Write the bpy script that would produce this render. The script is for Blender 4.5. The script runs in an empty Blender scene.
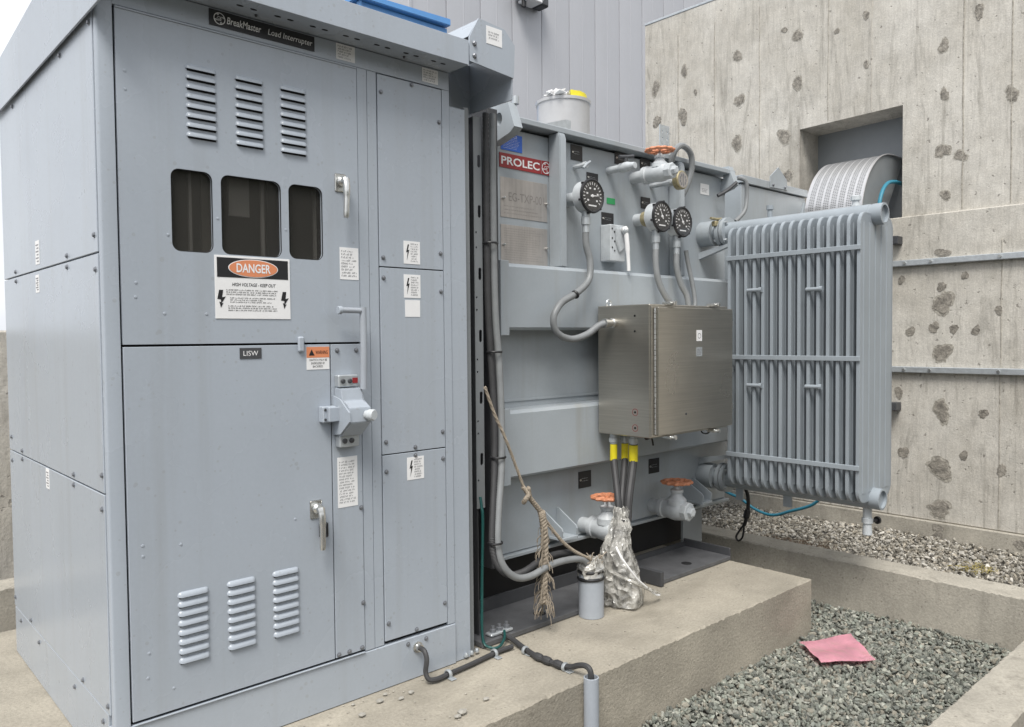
import bpy, bmesh, math, random
import numpy as np
from mathutils import Vector, Matrix, geometry
random.seed(7)
rng = np.random.default_rng(11)
R = math.radians
SC = bpy.context.scene
COL = SC.collection

# ---------------------------------------------------------------- camera
cd = bpy.data.cameras.new('camera'); cam = bpy.data.objects.new('camera', cd); COL.objects.link(cam)
yaw, pit, rol = -0.7412, -0.0354, -0.0091
fw = Vector((math.sin(-yaw)*math.cos(pit), math.cos(yaw)*math.cos(pit), math.sin(pit)))
r0 = Vector((math.cos(yaw), math.sin(yaw), 0)); u0 = r0.cross(fw)
rr = r0*math.cos(rol)+u0*math.sin(rol); uu = -r0*math.sin(rol)+u0*math.cos(rol)
M = Matrix((rr, uu, -fw)).transposed().to_4x4(); M.translation = Vector((-0.626, -2.3279, 1.2373))
cam.matrix_world = M
cd.sensor_width = 36; cd.lens = 785.7/1024*36; cd.shift_y = 1.92/1024; cd.clip_end = 2000; cd.clip_start = .02
SC.camera = cam

# ---------------------------------------------------------------- sky, sun, exposure
W = bpy.data.worlds.new('World'); SC.world = W; W.use_nodes = True
nt = W.node_tree; N = nt.nodes; L = nt.links
bg = N['Background']
SUN_EL, SUN_AZ = 56, 233          # azimuth: compass degrees clockwise from +Y, where the sun stands
sky = N.new('ShaderNodeTexSky'); sky.sky_type = 'NISHITA'; sky.sun_disc = False
sky.sun_elevation = R(SUN_EL); sky.sun_rotation = R(SUN_AZ); sky.air_density = 1; sky.dust_density = 4; sky.ozone_density = 1
hs = N.new('ShaderNodeHueSaturation'); hs.inputs['Saturation'].default_value = .30
L.new(sky.outputs[0], hs.inputs['Color'])
tc = N.new('ShaderNodeTexCoord'); mp = N.new('ShaderNodeMapping'); mp.inputs['Scale'].default_value = (1, 1, 2.2)
L.new(tc.outputs['Generated'], mp.inputs[0])
cn = N.new('ShaderNodeTexNoise'); cn.inputs['Scale'].default_value = 2.6; cn.inputs['Detail'].default_value = 6
L.new(mp.outputs[0], cn.inputs['Vector'])
cr = N.new('ShaderNodeValToRGB'); cr.color_ramp.elements[0].position = .35; cr.color_ramp.elements[1].position = .7
cr.color_ramp.elements[0].color = (7.2, 7.5, 8.0, 1); cr.color_ramp.elements[1].color = (9.6, 9.8, 10.2, 1)
L.new(cn.outputs[0], cr.inputs[0])
mx = N.new('ShaderNodeMix'); mx.data_type = 'RGBA'; mx.inputs['Factor'].default_value = .72      # the cloud deck
L.new(hs.outputs[0], mx.inputs['A']); L.new(cr.outputs[0], mx.inputs['B'])
L.new(mx.outputs['Result'], bg.inputs['Color'])
bg.inputs['Strength'].default_value = .066
sd = bpy.data.lights.new('sun', 'SUN'); sun = bpy.data.objects.new('sun', sd); COL.objects.link(sun)
sd.energy = 1.5; sd.angle = R(24); sd.color = (1, .965, .91)
sdir = Vector((math.sin(R(SUN_AZ))*math.cos(R(SUN_EL)), math.cos(R(SUN_AZ))*math.cos(R(SUN_EL)), math.sin(R(SUN_EL))))
sun.rotation_euler = sdir.to_track_quat('Z', 'Y').to_euler()
SC.view_settings.view_transform = 'Standard'; SC.view_settings.look = 'None'; SC.view_settings.gamma = 1
SC.view_settings.exposure = 1.20
SC.view_settings.use_curve_mapping = False

# ---------------------------------------------------------------- materials
def nd(nt, t, **k):
    n = nt.nodes.new(t)
    for a, b in k.items(): n.inputs[a.replace('_', ' ')].default_value = b
    return n
def mat(name, c, rough=.5, metal=0, var=.08, vs=3.0, streak=0, sk=(9, 9, .7), streak_c=None, bump=0, bs=80, spec=.5,
        spots=0, spot_s=14, spot_c=(.1, .09, .08), wave=0, ws=2.5, alpha=1, trans=0, rvar=.1, fine=0, fs=90):
    m = bpy.data.materials.new(name); m.use_nodes = True; nt = m.node_tree; p = nt.nodes['Principled BSDF']; L = nt.links.new
    geo = nt.nodes.new('ShaderNodeNewGeometry'); P = geo.outputs['Position']
    col = nt.nodes.new('ShaderNodeRGB'); col.outputs[0].default_value = (*c, 1); out = col.outputs[0]
    def darken(o, fac, f0, f1):
        a = nd(nt, 'ShaderNodeMapRange'); a.inputs['From Min'].default_value = .3; a.inputs['From Max'].default_value = .7
        a.inputs['To Min'].default_value = f0; a.inputs['To Max'].default_value = f1; L(fac, a.inputs[0])
        b = nt.nodes.new('ShaderNodeVectorMath'); b.operation = 'SCALE'; L(o, b.inputs[0]); L(a.outputs[0], b.inputs['Scale']); return b.outputs[0]
    if var:
        n1 = nd(nt, 'ShaderNodeTexNoise', Scale=vs, Detail=7.0, Roughness=.62); L(P, n1.inputs['Vector'])
        out = darken(out, n1.outputs[0], 1-var, 1+var)
    if fine:
        n4 = nd(nt, 'ShaderNodeTexNoise', Scale=fs, Detail=3.0, Roughness=.7); L(P, n4.inputs['Vector'])
        out = darken(out, n4.outputs[0], 1-fine, 1+fine)
    if streak:
        mpn = nt.nodes.new('ShaderNodeMapping'); mpn.inputs['Scale'].default_value = sk; L(P, mpn.inputs[0])
        n2 = nd(nt, 'ShaderNodeTexNoise', Scale=1.0, Detail=6.0, Roughness=.65); L(mpn.outputs[0], n2.inputs['Vector'])
        if streak_c:
            mr = nd(nt, 'ShaderNodeMapRange'); mr.inputs['From Min'].default_value = .52; mr.inputs['From Max'].default_value = .75; mr.inputs['To Max'].default_value = streak
            L(n2.outputs[0], mr.inputs[0]); mm = nt.nodes.new('ShaderNodeMix'); mm.data_type = 'RGBA'
            L(mr.outputs[0], mm.inputs['Factor']); L(out, mm.inputs['A']); mm.inputs['B'].default_value = (*streak_c, 1); out = mm.outputs['Result']
        else: out = darken(out, n2.outputs[0], 1-streak, 1+streak)
    if spots:
        v = nd(nt, 'ShaderNodeTexVoronoi', Scale=spot_s); L(P, v.inputs['Vector'])
        n5 = nd(nt, 'ShaderNodeTexNoise', Scale=spot_s*.35, Detail=2.0); L(P, n5.inputs['Vector'])
        ad = nd(nt, 'ShaderNodeMath'); ad.operation = 'SUBTRACT'; L(n5.outputs[0], ad.inputs[0]); ad.inputs[1].default_value = .42
        mu = nd(nt, 'ShaderNodeMath'); mu.operation = 'LESS_THAN'; L(v.outputs['Distance'], mu.inputs[0]); L(ad.outputs[0], mu.inputs[1])
        ml = nd(nt, 'ShaderNodeMath'); ml.operation = 'MULTIPLY'; L(mu.outputs[0], ml.inputs[0]); ml.inputs[1].default_value = spots
        mm = nt.nodes.new('ShaderNodeMix'); mm.data_type = 'RGBA'; L(ml.outputs[0], mm.inputs['Factor']); L(out, mm.inputs['A']); mm.inputs['B'].default_value = (*spot_c, 1); out = mm.outputs['Result']
    L(out, p.inputs['Base Color'])
    p.inputs['Roughness'].default_value = rough; p.inputs['Metallic'].default_value = metal; p.inputs['Specular IOR Level'].default_value = spec
    if rvar:
        n6 = nd(nt, 'ShaderNodeTexNoise', Scale=2.2, Detail=5.0); L(P, n6.inputs['Vector'])
        mr = nd(nt, 'ShaderNodeMapRange'); mr.inputs['To Min'].default_value = max(.02, rough-rvar); mr.inputs['To Max'].default_value = min(1, rough+rvar); L(n6.outputs[0], mr.inputs[0]); L(mr.outputs[0], p.inputs['Roughness'])
    if bump:
        n3 = nd(nt, 'ShaderNodeTexNoise', Scale=bs, Detail=5.0, Roughness=.6); L(P, n3.inputs['Vector'])
        b = nd(nt, 'ShaderNodeBump', Strength=bump, Distance=.01); L(n3.outputs[0], b.inputs['Height']); L(b.outputs[0], p.inputs['Normal'])
        if wave:
            n7 = nd(nt, 'ShaderNodeTexNoise', Scale=ws, Detail=1.0); L(P, n7.inputs['Vector']); b2 = nd(nt, 'ShaderNodeBump', Strength=wave, Distance=.03); L(n7.outputs[0], b2.inputs['Height']); L(b2.outputs[0], b.inputs['Normal'])
    if alpha < 1: p.inputs['Alpha'].default_value = alpha
    if trans: p.inputs['Transmission Weight'].default_value = trans
    return m
MT = {}
MT['cab'] = mat('cabinet_grey_paint', (.372, .412, .462), .27, var=.06, vs=.9, streak=.55, sk=(12, 12, .4), streak_c=(.325, .35, .375), bump=.02, bs=35, fine=.02, spots=.35, spot_s=42, spot_c=(.28, .29, .29), wave=.10)
MT['cabside'] = MT['cab']
MT['tank'] = mat('tank_grey_paint', (.35, .385, .412), .34, var=.10, vs=2.5, streak=.5, sk=(10, 10, .8), streak_c=(.285, .29, .285), bump=.03, bs=40, fine=.02)
MT['beam'] = mat('beam_grey_paint', (.372, .41, .44), .32, var=.07, vs=2.5, streak=.5, sk=(10, 10, .7), streak_c=(.30, .295, .27), bump=.03, bs=40, fine=.02)
MT['rad'] = mat('radiator_grey_paint', (.29, .325, .355), .40, var=.06, vs=4, streak=.06, bump=.02)
MT['valve'] = mat('valve_silver_paint', (.50, .53, .55), .42, var=.16, vs=14, bump=.10, bs=90, spots=.35, spot_s=60, spot_c=(.35, .33, .3))
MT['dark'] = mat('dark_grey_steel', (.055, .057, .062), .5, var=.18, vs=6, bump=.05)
MT['black'] = mat('black_gap', (.008, .008, .009), .8, var=0, rvar=0)
MT['blk'] = mat('black_plastic', (.018, .018, .02), .42, var=.1)
MT['rubber'] = mat('grey_rubber_cable', (.045, .045, .047), .6, var=.15, vs=20)
MT['steel'] = mat('stainless_steel', (.50, .47, .415), .30, metal=.92, var=.05, vs=3, streak=.10, sk=(3, 3, 160), bump=.015, bs=50, rvar=.08, wave=.12)
MT['bright'] = mat('bright_steel', (.62, .62, .60), .28, metal=.9, var=.08, vs=20)
MT['galv'] = mat('galvanised_steel', (.50, .53, .55), .42, metal=.55, var=.12, vs=30)
MT['alum'] = mat('perforated_aluminium', (.60, .60, .61), .38, metal=.65, var=.06, vs=10)
MT['name'] = mat('etched_nameplate', (.43, .405, .385), .38, metal=.45, var=.08, vs=10, streak=.12, sk=(60, 60, 4))
MT['white'] = mat('white_label', (.80, .80, .80), .5, var=.03, vs=20)
MT['wprint'] = mat('white_print', (.80, .80, .80), .5, var=0, rvar=0)
MT['kprint'] = mat('black_print', (.012, .012, .014), .5, var=0, rvar=0)
MT['gprint'] = mat('grey_print', (.20, .20, .21), .5, var=0, rvar=0)
MT['orange'] = mat('orange_sign', (.68, .25, .12), .45, var=.03)
MT['red'] = mat('red_sign', (.29, .025, .028), .35, var=.05)
MT['blue'] = mat('blue_sign', (.03, .13, .56), .4, var=.05)
MT['bluep'] = mat('blue_paint', (.09, .27, .58), .4, var=.06)
MT['greenp'] = mat('green_label', (.03, .30, .10), .5, var=.05)
MT['wheel'] = mat('orange_handwheel_paint', (.58, .235, .125), .55, var=.2, vs=30, bump=.08)
MT['yellow'] = mat('yellow_tape', (.70, .60, .02), .4, var=.12, vs=25)
MT['pvc'] = mat('grey_pvc', (.36, .39, .43), .4, var=.07, vs=8, fine=.02)
MT['rope'] = mat('weathered_rope', (.30, .255, .20), .9, var=.25, vs=60, bump=.3, bs=300)
MT['pink'] = mat('pink_cloth', (.80, .42, .50), .85, var=.14, vs=12, streak=.8, sk=(26, 7, 20), streak_c=(.62, .42, .38), bump=.25, bs=220)
MT['teal'] = mat('teal_wire', (.012, .075, .07), .4, var=.1)
MT['cyan'] = mat('blue_cable', (.04, .23, .33), .4, var=.1)
MT['brass'] = mat('dull_brass', (.38, .33, .20), .45, metal=.4, var=.3, vs=40)
MT['conduit'] = mat('grey_flexible_conduit', (.22, .23, .235), .42, var=.1, vs=20)
MT['clad'] = mat('metal_cladding', (.43, .437, .463), .45, var=.03, vs=.8, streak=.03, sk=(3, 3, .3))
MT['pad'] = mat('pad_concrete', (.335, .305, .25), .85, var=.22, vs=2.6, fine=.15, fs=85, streak=.8, sk=(1.3, 3.6, 3), streak_c=(.215, .195, .155), bump=.4, bs=80, spots=.4, spot_s=48, spot_c=(.17, .155, .125))
MT['kerb'] = mat('kerb_concrete', (.36, .335, .285), .85, var=.18, vs=4, fine=.15, fs=80, streak=.85, sk=(9, 9, 1.1), streak_c=(.20, .185, .155), bump=.3, bs=90, spots=.55, spot_s=45, spot_c=(.16, .145, .12))
MT['wall'] = None
def wall_mat():
    m = bpy.data.materials.new('board_formed_concrete'); m.use_nodes = True; nt = m.node_tree; p = nt.nodes['Principled BSDF']; L = nt.links.new
    P = nt.nodes.new('ShaderNodeNewGeometry').outputs['Position']
    def noise(sc, det=6.0, ro=.62, mapping=None, dist=0.0):
        v = P
        if mapping: q = nt.nodes.new('ShaderNodeMapping'); q.inputs['Scale'].default_value = mapping; L(P, q.inputs[0]); v = q.outputs[0]
        n = nd(nt, 'ShaderNodeTexNoise', Scale=sc, Detail=det, Roughness=ro, Distortion=dist); L(v, n.inputs['Vector']); return n.outputs[0]
    def rng_(f, a, b, lo, hi):
        r = nd(nt, 'ShaderNodeMapRange'); r.inputs['From Min'].default_value = a; r.inputs['From Max'].default_value = b; r.inputs['To Min'].default_value = lo; r.inputs['To Max'].default_value = hi; L(f, r.inputs[0]); return r.outputs[0]
    def mixc(f, a, b):
        x = nt.nodes.new('ShaderNodeMix'); x.data_type = 'RGBA'; L(f, x.inputs['Factor'])
        for k, v in (('A', a), ('B', b)):
            if isinstance(v, tuple): x.inputs[k].default_value = (*v, 1)
            else: L(v, x.inputs[k])
        return x.outputs['Result']
    def scale(c, f):
        v = nt.nodes.new('ShaderNodeVectorMath'); v.operation = 'SCALE'; L(c, v.inputs[0]); L(f, v.inputs['Scale']); return v.outputs[0]
    c = mixc(rng_(noise(1.5), .35, .65, 0, 1), (.43, .402, .35), (.56, .535, .485))
    streak = noise(1.0, 7.0, .7, (4, 7, .8), 1.6)
    c = mixc(rng_(streak, .52, .68, 0, .75), c, (.29, .272, .238))
    c = mixc(rng_(noise(1.0, 5.0, .6, (3, 3.3, .3)), .56, .70, 0, .5), c, (.55, .525, .475))
    c = scale(c, rng_(noise(1.0, 4.0, .75, (40, 55, 5), .8), .3, .7, .89, 1.10))
    c = scale(c, rng_(noise(9.0, 5.0, .7), .3, .7, .86, 1.12))
    c = scale(c, rng_(noise(110.0, 3.0, .7), .3, .7, .88, 1.12))
    pit = rng_(noise(26.0, 3.0, .5), .67, .71, 0, .6); c = mixc(pit, c, (.15, .138, .118))
    L(c, p.inputs['Base Color']); p.inputs['Roughness'].default_value = .88; p.inputs['Specular IOR Level'].default_value = .3
    ad = nd(nt, 'ShaderNodeMath'); ad.operation = 'ADD'; L(noise(1.0, 5.0, .7, (25, 30, 4), .8), ad.inputs[0]); L(noise(60.0, 5.0, .7), ad.inputs[1])
    sb = nd(nt, 'ShaderNodeMath'); sb.operation = 'SUBTRACT'; L(ad.outputs[0], sb.inputs[0]); L(pit, sb.inputs[1])
    b = nd(nt, 'ShaderNodeBump', Strength=.45, Distance=.008); L(sb.outputs[0], b.inputs['Height']); L(b.outputs[0], p.inputs['Normal']); return m
MT['wall'] = wall_mat()
MT['wallp'] = mat('concrete_patch', (.25, .23, .198), .9, var=.5, vs=26, bump=.6, bs=80, fine=.3)
MT['wallr'] = mat('concrete_patch_rim', (.34, .318, .275), .9, var=.4, vs=30, bump=.6, bs=80, fine=.2)
MT['ground'] = mat('ground_dirt', (.075, .07, .062), .95, var=.3, vs=8, bump=.5, bs=60)
MT['twig'] = mat('dry_twigs', (.14, .095, .06), .9, var=.3, vs=30)
MT['straw'] = mat('yellow_dry_grass', (.36, .30, .10), .9, var=.3, vs=30)
MT['basegrey'] = mat('base_grey', (.23, .245, .255), .5, var=.1)
MT['under'] = mat('under_tank_shade', (.02, .02, .021), .7, var=.2)  # near-black on the skid stands in for the deep shade beneath the tank
MT['plate'] = mat('grey_base_plate', (.095, .097, .102), .5, var=.25, vs=9, bump=.05)
MT['engr'] = mat('engraving', (.27, .25, .235), .5, var=0)
MT['pebble'] = mat('pale_pebble', (.33, .315, .28), .8, var=.15, vs=40)
MT['dial'] = mat('dial_face', (.028, .028, .03), .35, var=.1)
# concrete board texture needs vertical graining in addition
def glass_mat():
    m = bpy.data.materials.new('smoked_window'); m.use_nodes = True; nt = m.node_tree; p = nt.nodes['Principled BSDF']; o = nt.nodes['Material Output']
    p.inputs['Base Color'].default_value = (.062, .060, .056, 1); p.inputs['Roughness'].default_value = .05
    t = nt.nodes.new('ShaderNodeBsdfTransparent'); t.inputs[0].default_value = (.86, .85, .83, 1)
    mxs = nt.nodes.new('ShaderNodeMixShader'); mxs.inputs[0].default_value = .42
    nt.links.new(p.outputs[0], mxs.inputs[2]); nt.links.new(t.outputs[0], mxs.inputs[1]); nt.links.new(mxs.outputs[0], o.inputs[0]); return m
MT['glass'] = glass_mat()
def lens_mat():
    m = bpy.data.materials.new('gauge_glass'); m.use_nodes = True; nt = m.node_tree; o = nt.nodes['Material Output']; nt.nodes.remove(nt.nodes['Principled BSDF'])
    t = nt.nodes.new('ShaderNodeBsdfTransparent'); g = nt.nodes.new('ShaderNodeBsdfGlossy'); g.inputs['Roughness'].default_value = .08
    mxs = nt.nodes.new('ShaderNodeMixShader'); mxs.inputs[0].default_value = .07
    nt.links.new(t.outputs[0], mxs.inputs[1]); nt.links.new(g.outputs[0], mxs.inputs[2]); nt.links.new(mxs.outputs[0], o.inputs[0]); return m
MT['lens'] = lens_mat()
def bag_mat():
    m = bpy.data.materials.new('clear_plastic_wrap'); m.use_nodes = True; nt = m.node_tree; p = nt.nodes['Principled BSDF']; o = nt.nodes['Material Output']
    geo = nt.nodes.new('ShaderNodeNewGeometry')
    n0 = nd(nt, 'ShaderNodeTexNoise', Scale=14.0, Detail=3.0); nt.links.new(geo.outputs['Position'], n0.inputs['Vector'])
    ml = nt.nodes.new('ShaderNodeVectorMath'); ml.operation = 'MULTIPLY_ADD'; ml.inputs[1].default_value = (.05, .05, .05); nt.links.new(n0.outputs['Color'], ml.inputs[0]); nt.links.new(geo.outputs['Position'], ml.inputs[2])
    v = nd(nt, 'ShaderNodeTexVoronoi', Scale=30.0); nt.links.new(ml.outputs[0], v.inputs['Vector'])
    p.inputs['Base Color'].default_value = (.60, .585, .54, 1); p.inputs['Roughness'].default_value = .14; p.inputs['Specular IOR Level'].default_value = 1.0
    b = nd(nt, 'ShaderNodeBump', Strength=1.0, Distance=.02); nt.links.new(v.outputs['Distance'], b.inputs['Height']); nt.links.new(b.outputs[0], p.inputs['Normal'])
    mr = nd(nt, 'ShaderNodeMapRange'); mr.inputs['From Min'].default_value = .35; mr.inputs['From Max'].default_value = .65; mr.inputs['To Min'].default_value = .30; mr.inputs['To Max'].default_value = .78; nt.links.new(n0.outputs[0], mr.inputs[0])
    t = nt.nodes.new('ShaderNodeBsdfTransparent'); mxs = nt.nodes.new('ShaderNodeMixShader'); nt.links.new(mr.outputs[0], mxs.inputs[0])
    nt.links.new(t.outputs[0], mxs.inputs[1]); nt.links.new(p.outputs[0], mxs.inputs[2]); nt.links.new(mxs.outputs[0], o.inputs[0]); return m
MT['bag'] = bag_mat()
def stone_mat(name, base):
    m = bpy.data.materials.new(name); m.use_nodes = True; nt = m.node_tree; p = nt.nodes['Principled BSDF']
    a = nt.nodes.new('ShaderNodeAttribute'); a.attribute_name = 'tone'
    geo = nt.nodes.new('ShaderNodeNewGeometry')
    n = nd(nt, 'ShaderNodeTexNoise', Scale=150.0, Detail=3.0); nt.links.new(geo.outputs['Position'], n.inputs['Vector'])
    mr = nd(nt, 'ShaderNodeMapRange'); mr.inputs['To Min'].default_value = .75; mr.inputs['To Max'].default_value = 1.25; nt.links.new(n.outputs[0], mr.inputs[0])
    v = nt.nodes.new('ShaderNodeVectorMath'); v.operation = 'SCALE'; nt.links.new(a.outputs['Color'], v.inputs[0]); nt.links.new(mr.outputs[0], v.inputs['Scale'])
    nt.links.new(v.outputs[0], p.inputs['Base Color']); p.inputs['Roughness'].default_value = .8; return m
MT['stone'] = stone_mat('gravel_stone', None)

# ---------------------------------------------------------------- mesh helpers
WL = {}
class MB:
    def __init__(s): s.bm = bmesh.new(); s.mi = 0
    def _f(s, vs):
        try:
            f = s.bm.faces.new(vs); f.material_index = s.mi; return f
        except ValueError: return None
    def box(s, x0, x1, y0, y1, z0, z1, b=0, seg=1):
        r = bmesh.ops.create_cube(s.bm, size=1); vs = r['verts']
        for v in vs: v.co = Vector(((x0+x1)/2+v.co.x*(x1-x0), (y0+y1)/2+v.co.y*(y1-y0), (z0+z1)/2+v.co.z*(z1-z0)))
        fs = {f for v in vs for f in v.link_faces}
        for f in fs: f.material_index = s.mi
        if b: bmesh.ops.bevel(s.bm, geom=list({e for v in vs for e in v.link_edges}), offset=b, segments=seg, affect='EDGES', profile=.5)
        return s
    def obox(s, c, ax, ay, az, b=0):       # oriented box: centre and three half-axis vectors
        c, ax, ay, az = map(Vector, (c, ax, ay, az)); r = bmesh.ops.create_cube(s.bm, size=2)
        for v in r['verts']: v.co = c+ax*v.co.x+ay*v.co.y+az*v.co.z
        for f in {f for v in r['verts'] for f in v.link_faces}: f.material_index = s.mi
        if b: bmesh.ops.bevel(s.bm, geom=list({e for v in r['verts'] for e in v.link_edges}), offset=b, segments=1, affect='EDGES')
        return s
    def prism(s, loop, vec, b=0):
        vec = Vector(vec); a = [s.bm.verts.new(p) for p in loop]; c = [s.bm.verts.new(Vector(p)+vec) for p in loop]; n = len(a)
        s._f(a); s._f(c[::-1])
        for i in range(n): s._f([a[i], c[i], c[(i+1) % n], a[(i+1) % n]])
        if b: bmesh.ops.bevel(s.bm, geom=list({e for v in a+c for e in v.link_edges}), offset=b, segments=2, affect='EDGES')
        return s
    def plate(s, outer, holes, axis, lo, hi):
        """flat plate with holes; outer/holes are 2D loops; axis 0 -> (y,z), 1 -> (x,z), 2 -> (x,y)"""
        pts = []; edges = []; 
        for lp in [outer]+holes:
            n0 = len(pts); pts += [Vector(p) for p in lp]; edges += [(n0+i, n0+(i+1) % len(lp)) for i in range(len(lp))]
        vs, es, fs, *_ = geometry.delaunay_2d_cdt(pts, edges, [], 0, 1e-6)
        def inside(p, lp):
            c = False; n = len(lp)
            for i in range(n):
                a, b = lp[i], lp[i-1]
                if (a[1] > p[1]) != (b[1] > p[1]) and p[0] < (b[0]-a[0])*(p[1]-a[1])/(b[1]-a[1])+a[0]: c = not c
            return c
        keep = []
        for f in fs:
            cx = sum((vs[i] for i in f), Vector((0, 0)))/len(f)
            if inside(cx, outer) and not any(inside(cx, h) for h in holes): keep.append(f)
        def P(v, t): return (t, v[0], v[1]) if axis == 0 else ((v[0], t, v[1]) if axis == 1 else (v[0], v[1], t))
        A = [s.bm.verts.new(P(v, lo)) for v in vs]; B = [s.bm.verts.new(P(v, hi)) for v in vs]
        cnt = {}
        for f in keep:
            s._f([A[i] for i in f]); s._f([B[i] for i in reversed(f)])
            for i in range(len(f)):
                e = (f[i], f[(i+1) % len(f)]); cnt[e] = 1
        for (i, j) in list(cnt):
            if (j, i) not in cnt: s._f([A[i], A[j], B[j], B[i]][::-1])
        return s
    def frame(s, d):
        d = Vector(d).normalized(); a = Vector((0, 0, 1)) if abs(d.z) < .9 else Vector((1, 0, 0))
        u = d.cross(a).normalized(); return d, u, d.cross(u).normalized()
    def lathe(s, prof, base, axis, n=20, caps=True):   # prof: (radius, height along the axis)
        base = Vector(base); d, u, w = s.frame(axis); rings = []
        for r, h in prof:
            rings.append([s.bm.verts.new(base+d*h+(u*math.cos(2*math.pi*k/n)+w*math.sin(2*math.pi*k/n))*max(r, 1e-5)) for k in range(n)])
        for a, b in zip(rings, rings[1:]):
            for k in range(n): s._f([a[k], a[(k+1) % n], b[(k+1) % n], b[k]])
        if caps: s._f(rings[0][::-1]); s._f(rings[-1])
        return s
    def cyl(s, a, b, r, r2=None, n=16):
        a, b = Vector(a), Vector(b); l = (b-a).length
        return s.lathe([(r, 0), (r if r2 is None else r2, l)], a, b-a, n)
    def tube(s, pts, r, n=8, sub=5, closed=False, wob=0, smooth=True):
        P = [Vector(p) for p in pts]
        if smooth and len(P) > 2: P = spline(P, sub)
        d = (P[1]-P[0]).normalized(); _, u, w = s.frame(d); rings = []
        for i, p in enumerate(P):
            t = (P[min(i+1, len(P)-1)]-P[max(i-1, 0)]).normalized()
            u = (u-t*u.dot(t)).normalized(); w = t.cross(u)
            ri = (r[i] if isinstance(r, list) else r)*(1+(wob if i % 2 else 0))
            rings.append([s.bm.verts.new(p+(u*math.cos(2*math.pi*k/n)+w*math.sin(2*math.pi*k/n))*ri) for k in range(n)])
        for a, b in zip(rings, rings[1:]):
            for k in range(n): s._f([a[k], a[(k+1) % n], b[(k+1) % n], b[k]])
        s._f(rings[0][::-1]); s._f(rings[-1]); return s
    def torus(s, c, axis, R_, r, n=36, m=8, wave=0, wn=10, sq=1):
        c = Vector(c); d, u, w = s.frame(axis); rings = []
        for i in range(n):
            t = 2*math.pi*i/n; e = u*math.cos(t)+w*math.sin(t); Ri = R_*(1+wave*math.cos(wn*t))
            rings.append([s.bm.verts.new(c+e*(Ri+r*math.cos(2*math.pi*k/m))+d*r*sq*math.sin(2*math.pi*k/m)) for k in range(m)])
        for i in range(n):
            a, b = rings[i], rings[(i+1) % n]
            for k in range(m): s._f([a[k], b[k], b[(k+1) % m], a[(k+1) % m]])
        return s
    def build(s, name, m, parent=None, ang=32, pos=None, jit=0):
        bmesh.ops.recalc_face_normals(s.bm, faces=s.bm.faces)
        if jit:
            for v in s.bm.verts: v.co += Vector((random.uniform(-jit, jit), random.uniform(-jit, jit), random.uniform(-jit, jit)))
        off = Vector(pos) if pos is not None else (WL[parent] if parent else Vector((0, 0, 0)))
        base = off
        bmesh.ops.translate(s.bm, verts=s.bm.verts, vec=-base)
        me = bpy.data.meshes.new(name); s.bm.to_mesh(me); s.bm.free()
        for q in (m if isinstance(m, (list, tuple)) else [m]): me.materials.append(MT[q])
        me.polygons.foreach_set('use_smooth', [True]*len(me.polygons)); me.set_sharp_from_angle(angle=R(ang))
        return link(name, me, parent, base)
def link(name, me, parent, wloc):
    o = bpy.data.objects.new(name, me); COL.objects.link(o)
    wloc = Vector(wloc)
    if parent: o.parent = parent; o.location = wloc-WL[parent]
    else: o.location = wloc
    WL[o] = wloc; return o
def spline(P, sub):
    out = []; n = len(P)
    for i in range(n-1):
        p0, p1, p2, p3 = P[max(i-1, 0)], P[i], P[i+1], P[min(i+2, n-1)]
        for k in range(sub):
            t = k/sub
            out.append(.5*((2*p1)+(p2-p0)*t+(2*p0-5*p1+4*p2-p3)*t*t+(3*p1-p0-3*p2+p3)*t**3))
    out.append(P[-1]); return out
def thing(name, label, cat, loc, group=None):
    o = bpy.data.objects.new(name, None); COL.objects.link(o); o.location = loc; o.empty_display_size = .1; WL[o] = Vector(loc)
    return tag(o, label, cat, group)
def tag(o, label, cat, group=None):
    o['label'] = label; o['category'] = cat
    if group: o['group'] = group
    return o
def struct(o): o['kind'] = 'structure'; return o
def rrect(x0, x1, z0, z1, r, n=5):
    out = []
    for cx, cz, a0 in ((x1-r, z1-r, 0), (x0+r, z1-r, 90), (x0+r, z0+r, 180), (x1-r, z0+r, 270)):
        out += [(cx+r*math.cos(R(a0+90*k/n)), cz+r*math.sin(R(a0+90*k/n))) for k in range(n+1)]
    return out
def txt(name, s, x0, x1, z0, z1, y, m, parent, shear=0, bold=0, thick=.0004):
    """lettering facing -Y fitted into x0..x1, z0..z1"""
    cu = bpy.data.curves.new('t', 'FONT'); cu.body = s; cu.shear = shear; cu.offset = bold; cu.resolution_u = 3
    ob = bpy.data.objects.new('t', cu); COL.objects.link(ob)
    dg = bpy.context.evaluated_depsgraph_get(); me = bpy.data.meshes.new_from_object(ob.evaluated_get(dg))
    bpy.data.objects.remove(ob); bpy.data.curves.remove(cu)
    co = np.empty(len(me.vertices)*3); me.vertices.foreach_get('co', co); co = co.reshape(-1, 3)
    a, b = co.min(0), co.max(0); o = WL[parent] if parent else Vector((0, 0, 0))
    out = np.zeros_like(co)
    out[:, 0] = x0+(co[:, 0]-a[0])/(b[0]-a[0])*(x1-x0)-o.x; out[:, 2] = z0+(co[:, 1]-a[1])/(b[1]-a[1])*(z1-z0)-o.z; out[:, 1] = y-o.y
    me.vertices.foreach_set('co', out.ravel()); me.materials.clear(); me.materials.append(MT[m]); me.update(); me.name = name
    return link(name, me, parent, o)
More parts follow.
